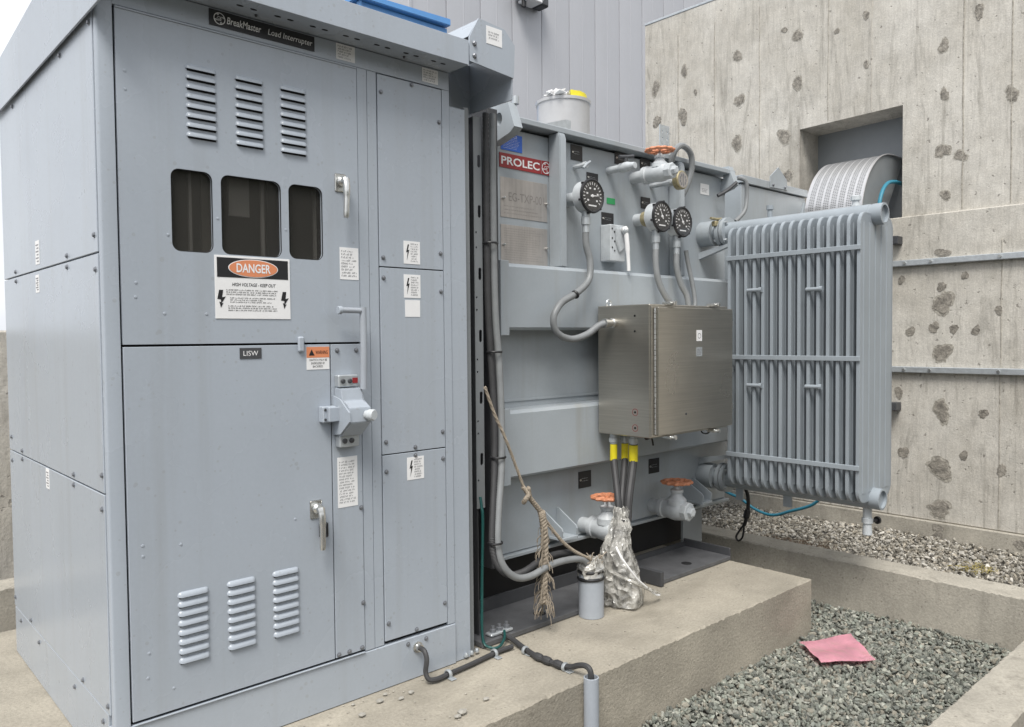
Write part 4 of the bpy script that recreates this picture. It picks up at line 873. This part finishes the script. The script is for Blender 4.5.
def fin_mesh():
    mb = MB(); zlo, zhi = zb_-.010, zt_+.004; hw = .193
    rings = []
    for (ins, y) in ((.010, -.0080), (.0018, -.0090), (0, -.0078), (0, .0078), (.0018, .0090), (.010, .0080)):
        lp = rrect(-hw+ins, hw-ins, zlo+ins, zhi-ins, .065-ins*.5, 6); rings.append([mb.bm.verts.new((a, y, b)) for a, b in lp])
    n = len(rings[0])
    for a, b in zip(rings, rings[1:]):
        for k in range(n): mb._f([a[k], a[(k+1) % n], b[(k+1) % n], b[k]])
    # fluted faces: shallow vertical ribs
    for y0, s in ((-.0080, -1), (.0080, 1)):
        xs_ = [-hw+.010]; 
        nf = 5; w = (2*hw-.05)/nf
        cols = [(-hw+.010, 0)]
        for k in range(nf):
            x0 = -hw+.03+k*w
            cols += [(x0+w*.08, 0), (x0+w*.16, .0035), (x0+w*.84, .0035), (x0+w*.92, 0)]
        cols.append((hw-.010, 0))
        for (xa, da), (xb, db) in zip(cols, cols[1:]):
            za, zb2 = zlo+.05, zhi-.05
            mb._f([mb.bm.verts.new(p) for p in ((xa, y0+s*(da-.001), za), (xb, y0+s*(db-.001), za), (xb, y0+s*(db-.001), zb2), (xa, y0+s*(da-.001), zb2))])
        mb._f([mb.bm.verts.new((a, y0-s*.0004, b)) for a, b in rrect(-hw+.010, hw-.010, zlo+.010, zhi-.010, .06, 6)])
    return mb
fm = None
for k in range(15):
    y = -.630+k*.0515; p = (xr+.022, y, 0)
    if fm is None:
        o = fin_mesh().build('fin', 'rad', rd, pos=(0, 0, 0), ang=40); fm = o.data; o.location = Vector(p)-WL[rd]; WL[o] = Vector(p)
    else: link('fin', fm, rd, p)
for z in (1.664, 1.118, .577):
    mb = MB(); mb.box(3.219, 3.2305, -.643, .105, z-.0125, z+.0125, b=.002); mb.build('fin_bar', 'rad', rd)
for (y, z) in ((-.07, 1.482), (-.408, 1.470), (-.071, .966), (-.405, .972)):
    mb = MB(); mb.cyl((3.223, y-.042, z), (3.223, y+.042, z), .0105, n=10); mb.cyl((3.223, y-.046, z), (3.223, y-.030, z), .0145, n=10); mb.build('spacer_rod', 'rad', rd)
mb = MB(); mb.lathe([(.014, 0), (.014, .05), (.020, .052), (.020, .075)], (3.405, -.06, zt_+.045), (0, 0, 1), 10); mb.build('vent_plug', 'rad', rd)
mb = MB(); mb.lathe([(.020, 0), (.028, .004), (.028, .016), (.018, .018), (.018, .04), (.026, .042), (.026, .062), (.016, .066)], (xr+.02, -.53, zt_+.045), (0, 0, 1), 10); mb.build('vent_plug', 'valve', rd)
mb = MB(); mb.prism([(3.392, .10, zb_-.12), (3.392, .145, zb_-.12), (3.392, .145, zb_-.04), (3.392, .10, zb_-.04)], (.01, 0, 0)); mb.build('mounting_tab', 'rad', rd)
mb = MB(); mb.prism([(3.392, -.20, zb_-.115), (3.392, -.15, zb_-.115), (3.392, -.15, zb_-.04), (3.392, -.20, zb_-.04)], (.01, 0, 0)); mb.build('mounting_tab', 'rad', rd)
mb = MB(); mb.lathe([(.022, 0), (.022, .06), (.028, .062), (.028, .085), (.020, .088), (.024, .12), (.024, .145), (.016, .15)], (xr+.02, -.60, zb_-.05), (0, 0, -1), 12); dv = mb.build('drain_valve', 'valve', rd)
mb = MB(); mb.cyl((xr+.04, -.60, zb_-.13), (xr+.085, -.62, zb_-.13), .010, n=8); mb.lathe([(.020, 0), (.020, .012)], (xr+.085, -.62, zb_-.13), (1, -.3, 0), 10); mb.build('drain_knob', 'blk', rd)

# ================================================================ CONTROL BOX
cx0, cx1, cy0, cy1, cz0, cz1 = 2.312, 2.968, -.078, .252, .760, 1.388
ct = thing('control_box', 'brown-grey stainless steel control box mounted on the transformer front', 'control box', ((cx0+cx1)/2, cy1, cz0))
mb = MB(); mb.box(cx0, cx1, cy0+.012, cy1, cz0, cz1, b=.004); mb.build('body', 'steel', ct)
mb = MB(); mb.box(cx0+.030, cx1+.004, cy0-.016, cy0+.0115, cz0+.012, cz1-.014, b=.003); dr = mb.build('door', 'steel', ct)
mb = MB(); mb.box(cx0+.003, cx0+.022, cy0+.004, cy0+.0115, cz0+.01, cz1-.01, b=.001); mb.build('hinge_leaf', 'steel', ct)
mb = MB(); z = cz0+.02
hg = None
for k in range(24):
    za = cz0+.018+k*.0247; mb = MB(); mb.cyl((cx0+.025, cy0-.002, za), (cx0+.025, cy0-.002, za+.0225), .0055, n=8); mb.build('hinge_knuckle', 'bright', ct)
mb = MB(); mb.box(2.648, 2.693, cy0-.0175, cy0-.0162, 1.212, 1.266); o = mb.build('label', 'white', dr); mb = MB(); mb.torus((2.670, cy0-.0178, 1.238), (0, 1, 0), .012, .0015, 20, 5, sq=.2); mb.build('emblem', 'gprint', o)
mb = MB(); mb.box(2.645, 2.695, cy0-.0172, cy0-.0162, 1.137, 1.182); o = mb.build('name_tag', 'galv', dr); m2 = MB(); greek(m2, 2.652, 2.69, 1.143, 1.175, 4, cy0-.0173); m2.build('print', 'gprint', o)
for z in (1.30, 1.06, .87):
    mb = MB(); mb.box(cx1+.004, cx1+.020, cy0-.012, cy0+.02, z-.014, z+.014, b=.003); mb.build('door_clamp', 'bright', ct)
for x in (2.43, 2.80):
    for z, s in ((cz1, 1), (cz0, -1)):
        mb = MB(); mb.box(x, x+.05, cy0-.020, cy0+.03, min(z-.004*s, z+.012*s), max(z-.004*s, z+.012*s), b=.003); mb.cyl((x+.025, cy0-.018, z+.006*s), (x+.025, cy0-.034, z+.006*s), .010, n=8); mb.build('door_clamp', 'bright', ct)
for (y, z) in ((.02, 1.335), (.02, 1.262), (.02, .878), (.02, .803)):
    mb = MB(); mb.lathe([(.0055, 0), (.0055, .002)], (cx0, y, z), (-1, 0, 0), 8); mb.build('plug_hole', 'black', ct)
mb = MB()
for (y, z) in ((.02, .878), (.02, .803)): mb.torus((cx0-.0006, y, z), (1, 0, 0), .016, .0012, 20, 4, sq=.2)
mb.build('red_ink_mark', 'red', ct)
mb = MB(); mb.torus((cx0+.05, cy1-.03, cz1+.014), (0, 1, 0), .016, .006, 16, 6); mb.build('lifting_eye', 'galv', ct)
for (x, y) in ((2.350, .185), (2.412, .165), (2.392, .095)):
    mb = MB(); mb.lathe([(.020, 0), (.020, .018), (.024, .02), (.024, .04), (.019, .042), (.019, .05)], (x, y, cz0), (0, 0, -1), 12); mb.build('cable_gland', 'galv', ct)
mb = MB(); mb.lathe([(.024, 0), (.024, .012), (.019, .016), (.019, .045), (.023, .048), (.023, .07)], (cx0, .152, 1.304), (-1, 0, -.04), 14); mb.build('conduit_fitting', 'bright', ct)
mb = MB(); mb.tube([(2.43, .06, .76), (2.44, .055, .735), (2.475, .05, .738), (2.49, .05, .70)], .005, 6, 5); mb.build('bonding_wire', 'blk', ct)
mb = MB(); mb.tube([(2.82, .0, .76), (2.84, -.0, .735), (2.89, .0, .73), (2.93, .0, .758)], .004, 6, 5); mb.build('bonding_wire', 'blk', ct)
mb = MB(); mb.lathe([(.006, 0), (.006, .002)], (2.56, cy0-.016, .86), (0, -1, 0), 8); mb.build('door_mark', 'dark', dr)

# ================================================================ LOOSE THINGS
def hose(name, pts, r, m, label, cat='conduit', n=10, wob=0, sub=8, group=None):
    mb = MB(); mb.tube(pts, r, n, sub, wob=wob); return tag(mb.build(name, m, ang=60), label, cat, group)
hose('flexible_conduit', [(2.210, .235, 1.755), (2.212, .235, 1.68), (2.228, .225, 1.60), (2.205, .215, 1.51), (2.11, .205, 1.445), (2.00, .20, 1.395), (1.948, .20, 1.325), (1.972, .20, 1.257), (2.06, .195, 1.228), (2.15, .18, 1.248), (2.215, .165, 1.288), (2.248, .152, 1.301)], .0165, 'conduit', 'grey flexible conduit looping from the left gauge to the control box')
hose('flexible_conduit', [(2.753, .23, 1.70), (2.745, .225, 1.62), (2.755, .215, 1.53), (2.80, .20, 1.445), (2.862, .19, 1.395)], .0165, 'conduit', 'grey flexible conduit dropping from the middle gauge behind the control box')
hose('flexible_conduit', [(2.936, .23, 1.69), (2.930, .225, 1.61), (2.955, .215, 1.52), (2.99, .20, 1.455), (3.00, .19, 1.37)], .0165, 'conduit', 'grey flexible conduit dropping from the right gauge behind the control box')
hose('flexible_conduit', [(3.03, .235, 1.71), (3.05, .235, 1.64), (3.072, .225, 1.54), (3.078, .21, 1.44), (3.06, .20, 1.37)], .0125, 'conduit', 'thin grey conduit right of the gauges descending behind the control box')
# slotted strut and conduits in the gap
st = thing('slotted_strut', 'perforated grey steel strut standing in the gap beside the cabinet', 'strut', (1.43, .10, .0))
mb = MB(); holes = [rrect(1.418, 1.434, z, z+.05, .0075, 4) for z in (.72, .97, 1.22, 1.47, 1.72, 1.92)]+[[(1.408+.004*math.cos(k*.785), z+.005*math.sin(k*.785)) for k in range(8)] for z in (.66, .85, .90, 1.10, 1.15, 1.35, 1.40, 1.6, 1.66)]
mb.plate([(1.398, .545), (1.440, .545), (1.440, 2.12), (1.398, 2.12)], holes, 1, .10, .103); mb.build('web', 'basegrey', st)
mb = MB(); mb.box(1.403, 1.406, .1032, .14, .002, 2.12); mb.build('flange', 'dark', st)
hose('corrugated_conduit', [(1.455, .09, 2.14), (1.455, .09, 1.8), (1.457, .09, 1.4), (1.466, .085, 1.15), (1.468, .07, .92), (1.445, .045, .72), (1.405, .012, .55), (1.383, -.008, .43), (1.398, -.018, .345), (1.455, -.022, .292), (1.54, -.020, .285), (1.66, -.012, .312), (1.78, -.005, .312), (1.885, .0, .285), (1.94, -.002, .225)], .0125, 'rubber', 'dark corrugated conduit running down the gap beside the cabinet', n=10, wob=.16, sub=34)
hose('flexible_conduit', [(1.486, .085, 2.14), (1.486, .085, 1.7), (1.488, .08, 1.35), (1.496, .07, 1.15), (1.494, .055, .92), (1.470, .03, .72), (1.425, .0, .55), (1.402, -.02, .42), (1.418, -.035, .335), (1.478, -.042, .280), (1.56, -.042, .268), (1.67, -.037, .287), (1.78, -.032, .287), (1.885, -.028, .268), (1.94, -.022, .215)], .0145, 'conduit', 'smooth grey conduit running down the gap and bending into the PVC stub')
for z, x, y in ((1.62, 1.471, .088), (1.18, 1.480, .079), (.755, 1.464, .044), (.43, 1.394, -.015)):
    mb = MB(); mb.torus((x, y, z), (0, 0, 1), .031 if z > .5 else .028, .003, 20, 6, sq=1.6); tag(mb.build('cable_tie', 'blk'), {1.62: 'black cable tie round the conduits level with the red maker sign', 1.18: 'black cable tie round the conduits level with the control box', .755: 'black cable tie round the conduits beside the lower beam', .43: 'black cable tie on the bend of the grey conduit'}[z], 'cable tie', 'cable ties on the conduits')
mb = MB(); mb.torus((2.095, .2, 1.437), (.8, 0, .5), .018, .004, 18, 6, sq=1.6); tag(mb.build('cable_tie', 'blk'), 'black cable tie on the conduit loop under the left gauge', 'cable tie', 'cable ties on the conduits')
hose('ground_wire', [(1.39, .07, .60), (1.388, .06, .56), (1.385, .05, .50), (1.372, .045, .2), (1.362, .03, .04), (1.372, -.005, .014), (1.405, -.02, .014), (1.45, .0, .03), (1.476, .03, .045)], .006, 'teal', 'thin teal ground wire curving to the base plate corner', 'wire', n=6)
mb = MB(); mb.box(1.545, 1.60, .18, .36, .25, 2.2, b=.003); tag(mb.build('support_post', 'dark'), 'dark grey steel post between the conduits and the tank edge', 'post')
# rope
def strands(mb, path, Rr, r, turns, n=3, sub=6):
    P = spline([Vector(p) for p in path], sub); m = len(P); d = (P[1]-P[0]).normalized(); _, u, w = mb.frame(d); offs = [[] for _ in range(n)]
    for i, p in enumerate(P):
        t = (P[min(i+1, m-1)]-P[max(i-1, 0)]).normalized(); u = (u-t*u.dot(t)).normalized(); w = t.cross(u); a = turns*2*math.pi*i/(m-1)
        for k in range(n):
            b = a+2*math.pi*k/n; offs[k].append(p+u*math.cos(b)*Rr+w*math.sin(b)*Rr)
    for k in range(n): mb.tube(offs[k], r, 6, 1, smooth=False)
rp = thing('rope', 'weathered tan rope tied across the gap with a frayed braided end', 'rope', (1.65, -.03, .12))
mb = MB(); strands(mb, [(1.352, -.01, 1.046), (1.395, -.015, .94), (1.450, -.02, .832), (1.545, -.02, .630)], .0036, .0038, 20, sub=24); mb.build('taut_strand', 'rope', rp)['kind'] = 'stuff'
mb = MB(); strands(mb, [(1.540, -.02, .632), (1.556, -.035, .60), (1.535, -.04, .585), (1.545, -.02, .57), (1.572, -.02, .60), (1.560, -.03, .625), (1.58, -.02, .58)], .005, .0055, 6, sub=10); mb.build('knot', 'rope', rp)['kind'] = 'stuff'
mb = MB(); strands(mb, [(1.575, -.02, .585), (1.61, -.02, .548), (1.645, -.02, .510)], .006, .0062, 5, sub=12); mb.build('doubled_strand', 'rope', rp)['kind'] = 'stuff'
mb = MB(); strands(mb, [(1.640, -.025, .515), (1.648, -.03, .45), (1.652, -.03, .34), (1.648, -.03, .24), (1.640, -.03, .135)], .0095, .0080, 8, sub=18)
for k in range(110):
    a = random.uniform(0, 6.28); z0 = random.uniform(.10, .46) if k > 22 else random.uniform(.12, .20); l = random.uniform(.02, .05); p = Vector((1.647+.016*math.cos(a), -.03+.016*math.sin(a), z0)); mb.tube([p, p+Vector((math.cos(a)*l*.5, math.sin(a)*l*.5, -l*.5)), p+Vector((math.cos(a)*l*.6, math.sin(a)*l*.6, -l*1.2))], .0016, 4, 2)
mb.build('braided_end', 'rope', rp)['kind'] = 'stuff'
mb = MB(); strands(mb, [(1.648, -.02, .50), (1.70, -.02, .437), (1.766, -.025, .366), (1.84, -.03, .31), (1.93, -.035, .262)], .004, .0045, 16, sub=20); mb.build('lower_strand', 'rope', rp)['kind'] = 'stuff'
# PVC stubs
mb = MB(); mb.lathe([(.056, 0), (.056, .215), (.050, .216), (.050, .10)], (1.955, -.015, .002), (0, 0, 1), 32); pv = tag(mb.build('conduit_stub', 'pvc'), 'grey PVC pipe stub with taped torn top standing on the pad', 'pipe')
mb = MB()
for z in (.172, .205): mb.torus((1.955, -.015, z), (0, .06, 1), .0575, .006, 32, 6, sq=1.4)
mb.build('tape_band', 'blk', pv)['kind'] = 'stuff'
mb = MB()
n = 30
rings = []
for h, rr_ in ((.18, .058), (.20, .062), (.22, .060), (.238, .056), (.255, .042), (.25, .02)):
    rings.append([mb.bm.verts.new((1.955+(rr_+random.uniform(-.006, .008))*math.cos(6.2832*k/n), -.015+(rr_+random.uniform(-.006, .008))*math.sin(6.2832*k/n), h+random.uniform(-.010, .012))) for k in range(n)])
for a, b in zip(rings, rings[1:]):
    for k in range(n): mb._f([a[k], a[(k+1) % n], b[(k+1) % n], b[k]])
mb._f(rings[-1]); mb.build('torn_wrapping', 'bag', pv)
mb = MB()
for k in range(60):
    a = random.uniform(0, 6.28); q = random.uniform(.02, .055); p = Vector((1.955+q*math.cos(a), -.015+q*math.sin(a), random.uniform(.225, .262))); e = Vector((math.cos(a)*random.uniform(-.01, .04), math.sin(a)*random.uniform(-.01, .03), random.uniform(-.015, .022))); mb.tube([p, p+e*.5+Vector((0, 0, .006)), p+e], .0024, 4, 2)
o = mb.build('frayed_fibres', 'rope', pv); o['kind'] = 'stuff'
mb = MB(); mb.lathe([(.0275, 0), (.0275, .46), (.0235, .461), (.0235, .3)], (1.447, -.468, -.44), (0, 0, 1), 24); tag(mb.build('conduit_stub', 'pvc'), 'grey PVC conduit standing against the front edge of the pad', 'pipe')
# plastic-wrapped cable bundle
bw = thing('wrapped_cable_bundle', 'crumpled clear plastic wrapped round the cable bundle on the pad', 'plastic wrap', (2.16, -.02, .0))
mb = MB(); n = 44; rings = []
prof = [(.002, .072, 2.165, -.015), (.012, .090, 2.168, -.02), (.05, .092, 2.168, -.022), (.10, .090, 2.165, -.02), (.15, .086, 2.162, -.012), (.20, .080, 2.160, .0), (.25, .070, 2.165, .012), (.29, .060, 2.182, .022), (.315, .048, 2.20, .03), (.335, .052, 2.215, .035), (.36, .042, 2.23, .045), (.385, .032, 2.24, .055), (.41, .036, 2.25, .06), (.43, .026, 2.255, .065)]
ph = [random.uniform(0, 6.28) for _ in range(8)]
for h, rr_, xx, yy in prof:
    ring = []
    for k in range(n):
        t = 6.2832*k/n; q = 1+.10*math.sin(3*t+ph[0]+h*9)+.07*math.sin(7*t+ph[1]-h*22)+.05*math.sin(13*t+ph[2]+h*40)+random.uniform(-.04, .04)
        ring.append(mb.bm.verts.new((xx+rr_*q*math.cos(t), yy+rr_*q*math.sin(t), max(.002, h+random.uniform(-.004, .004)))))
    rings.append(ring)
for a, b in zip(rings, rings[1:]):
    for k in range(n): mb._f([a[k], a[(k+1) % n], b[(k+1) % n], b[k]])
mb._f(rings[0][::-1]); mb.build('wrap', 'bag', bw, ang=28)
mb = MB(); mb.tube([(2.238, .05, .37), (2.222, .042, .32), (2.19, .02, .25), (2.17, .0, .12)], .036, 12, 5); mb.build('inner_cables', 'rubber', bw)
mb = MB(); mb.lathe([(.058, 0), (.058, .10)], (2.155, -.01, .003), (0, 0, 1), 24); mb.build('inner_pipe', 'dark', bw)
mb = MB(); mb.tube([(2.085, -.05, .29), (2.075, -.09, .25), (2.10, -.115, .20), (2.14, -.125, .15), (2.20, -.13, .10), (2.27, -.12, .05), (2.315, -.115, .032)], .005, 6, 6); mb.build('tie_strip', 'white', bw)
mb = MB(); mb.tube([(2.075, -.04, .17), (2.10, -.105, .15), (2.16, -.128, .115), (2.25, -.125, .07), (2.33, -.105, .03)], [.008]*25, 6, 6); mb.build('tie_strip', 'bag', bw)
mb = MB(); mb.prism([(2.20, -.11, .004), (2.245, -.075, .004), (2.25, -.08, .10), (2.215, -.115, .115)], (.004, .004, 0)); mb.build('loose_flap', 'bag', bw)
# cables from control box into the bundle
CB = [((2.350, .185), (2.250, .070), 0), ((2.412, .165), (2.272, .075), .0), ((2.392, .095), (2.282, .045), 0)]
for i, ((x, y), (xb, yb), q) in enumerate(CB):
    c = thing('power_cable', ['black cable with yellow sleeve, leftmost of three below the control box', 'black cable with yellow sleeve, hindmost of three below the control box', 'black cable with thick yellow sleeve, nearest of three below the control box'][i], 'cable', (xb, yb, .42), 'cables below the control box')
    mb = MB(); mb.tube([(x, y, .712), (x, y, .64), (x-(x-xb)*.35, y-(y-yb)*.35, .56), (x-(x-xb)*.8, y-(y-yb)*.8, .46), (xb, yb, .36)], .0165 if i < 2 else .020, 10, 8); mb.build('jacket', 'rubber', c)
    mb = MB(); rs = .0185 if i < 2 else .0225; mb.lathe([(rs*.8, 0), (rs, .003), (rs, .080), (rs*.85, .084)], (x, y, .708), (-.02, 0, -1), 12); mb.build('sleeve', 'yellow', c)
# buried cable on the pad
gc = thing('ground_cable', 'dark cable clipped along the pad from the cabinet base to the pipe', 'cable', (1.3, -.1, .012))
mb = MB(); mb.tube([(1.020, -.024, .115), (1.018, -.052, .112), (1.017, -.066, .085), (1.010, -.068, .045), (1.015, -.080, .020), (1.045, -.090, .015), (1.10, -.083, .014), (1.21, -.073, .013), (1.36, -.055, .014), (1.44, -.058, .016)], .0092, 8, 7); mb.build('cabinet_run', 'rubber', gc)
mb = MB(); mb.tube([(1.47, .03, .036), (1.475, -.02, .024), (1.462, -.10, .016), (1.440, -.20, .016), (1.445, -.29, .016), (1.455, -.36, .022), (1.452, -.40, .040), (1.448, -.44, .052), (1.447, -.465, .038), (1.447, -.468, -.02)], .0105, 8, 7); mb.build('pipe_run', 'rubber', gc)
for p in ((1.441, -.205), (1.442, -.25), (1.447, -.305)):
    mb = MB(); mb.lathe([(.012, 0), (.0155, .01), (.0155, .03), (.012, .04)], (p[0], p[1]+.02, .0165), (0, -1, 0), 10); mb.build('splice_sleeve', 'rubber', gc)
for k, (x, y) in enumerate(((1.10, -.083), (1.345, -.057), (1.452, -.12), (1.452, -.335))):
    mb = MB(); mb.torus((x, y, .014), (1, .1, 0) if k < 2 else (0, 1, 0), .0145, .0035, 14, 6, sq=2.2); mb.box(x-.012, x+.012, y-.035, y-.012, .002, .006, b=.001); mb.build('cable_clip', 'galv', gc)['kind'] = 'stuff'
lg = thing('ground_clamp', 'bolted metal ground clamp on the corner of the base plate', 'clamp', (1.47, .06, .026))
mb = MB(); mb.box(1.42, 1.54, .045, .085, .0262, .038, b=.003); mb.build('bar', 'galv', lg)
for x in (1.445, 1.48, 1.52):
    mb = MB(); mb.lathe([(.014, 0), (.014, .012), (.008, .014), (.008, .026)], (x, .065, .038), (0, 0, 1), 6); mb.build('bolt', 'bolt', lg)
# hanging strap with hook, blue cable
hk = thing('hanging_strap', 'black strap with a wire hook hanging below the radiator', 'strap', (3.55, .19, 0))
mb = MB(); mb.tube([(3.50, .165, .36), (3.545, .16, .29), (3.55, .16, .20), (3.55, .175, .13), (3.55, .187, .10)], .011, 8, 6); mb.build('strap', 'blk', hk)
mb = MB(); mb.lathe([(.014, 0), (.019, .01), (.019, .05), (.012, .06)], (3.55, .16, .20), (0, .25, -1), 10); mb.build('ferrule', 'blk', hk)
mb = MB(); mb.tube([(3.55, .187, .105), (3.55, .222, .055), (3.55, .240, .02), (3.55, .225, .0), (3.55, .20, .02), (3.55, .19, .06), (3.55, .187, .105)], .006, 6, 5); mb.build('hook', 'blk', hk)
hose('blue_cable', [(4.6, 1.25, 1.16), (4.6, 1.25, .6), (4.6, 1.18, .2), (4.6, 1.0, .06), (4.6, .853, .013), (4.6, .728, -.05), (4.6, .591, -.072), (4.6, .451, -.022), (4.6, .265, .066), (4.6, .19, .22), (4.6, .26, .6), (4.6, .55, 1.16)], .011, 'cyan', 'slack blue cable strung low between the radiator and the wall', 'cable', n=8)
# pink cloth on the gravel
mb = MB(); c4 = [Vector((2.765, -.678, -.245)), Vector((2.975, -.834, -.244)), Vector((3.147, -.642, -.236)), Vector((2.907, -.498, -.238))]; n = 16; g = []
for i in range(n+1):
    row = []
    for j in range(n+1):
        u, v = i/n, j/n; p = c4[0]*(1-u)*(1-v)+c4[1]*u*(1-v)+c4[2]*u*v+c4[3]*(1-u)*v
        p = p+Vector((random.uniform(-.0015, .0015), random.uniform(-.0015, .0015), .006*math.sin(u*5+v*3)+.004*math.sin(v*11-u*4)+random.uniform(-.0008, .0008)+.003))
        if v < .06 or u < .06: p.z -= .004
        row.append(mb.bm.verts.new(p))
    g.append(row)
for i in range(n):
    for j in range(n): mb._f([g[i][j], g[i+1][j], g[i+1][j+1], g[i][j+1]])
r_ = bmesh.ops.solidify(mb.bm, geom=mb.bm.faces[:], thickness=.004)
tag(mb.build('cloth', 'pink', ang=60), 'faded pink cloth lying flat on the gravel', 'cloth')
# loose stones on the pad
SL = ['flat pale pebble on the pad below the middle access panel', 'tiny pebble on the pad beside the cabinet base', 'small grey pebble on the pad, third from the cable', 'small pebble on the pad nearest the grey cable', 'flat sliver of stone on the pad nearest the lower left door', 'tiny grey chip on the pad hard by the cabinet base', 'lone brown pebble in the middle of the pad', 'largest pale pebble on the pad near the front edge', 'grey chip touching the largest pale pebble']
V, F = ico()
for i, ((x, y), s) in enumerate(zip([(.81, -.078), (.852, -.046), (.875, -.109), (.926, -.096), (.713, -.122), (.732, -.034), (1.081, -.316), (.959, -.337), (.934, -.347)], [.012, .009, .009, .010, .012, .007, .011, .017, .012])):
    mb = MB(); vs = [mb.bm.verts.new((x+s*v[0]*random.uniform(.9, 1.5), y+s*v[1]*random.uniform(.7, 1.1), .002+s*.5+s*.55*v[2]*random.uniform(.8, 1.0))) for v in V]
    for f in F: mb._f([vs[k] for k in f])
    tag(mb.build('pebble', 'pebble' if 'pebble' in MT else 'kerb', ang=20), SL[i], 'stone', 'loose stones on the pad')
# grit gathered on the pad
V, F = ico(); mb = MB()
for k in range(130):
    q = random.random()
    if q < .35: x, y = random.uniform(.1, 1.3), -.012-abs(random.gauss(0, .05))
    elif q < .6: x, y = random.uniform(1.4, 3.1), random.uniform(-.02, .02)+random.gauss(0, .03)-.01
    else: x, y = random.uniform(.3, 3.1), random.uniform(-.42, 0)
    if y > .02: y = .0
    s_ = random.uniform(.0018, .0042); vs = [mb.bm.verts.new((x+s_*v[0]*1.2, y+s_*v[1], .0015+s_*.4+s_*.6*v[2])) for v in V]
    for f in F: mb._f([vs[i] for i in f])
o = mb.build('grit', 'kerb', ang=20); o['kind'] = 'stuff'; o['label'] = 'fine grit scattered over the concrete pad'; o['category'] = 'grit'
# dry weeds by the wall
def weeds(name, cx, cy, sx, sy, z, n, h, m, label):
    mb = MB()
    for k in range(n):
        x, y = random.gauss(cx, sx), random.gauss(cy, sy); a = random.uniform(0, 6.28); l = h*random.uniform(.4, 1); d = Vector((math.cos(a)*l*.7, math.sin(a)*l*.7, 0)); p = Vector((x, y, z))
        mb.tube([p, p+d*.4+Vector((0, 0, l*.5)), p+d+Vector((0, 0, l*.45))], .0017, 3, 2)
    o = mb.build(name, m); o['kind'] = 'stuff'; o['label'] = label; o['category'] = 'weeds'
weeds('dry_weeds', 4.35, .28, .13, .16, -.24, 500, .09, 'twig', 'brown dry weeds matted on the pale gravel under the radiator')
weeds('dry_weeds', 4.75, -.72, .06, .05, -.24, 60, .08, 'straw', 'yellow dry tuft on the pale gravel near the right edge')
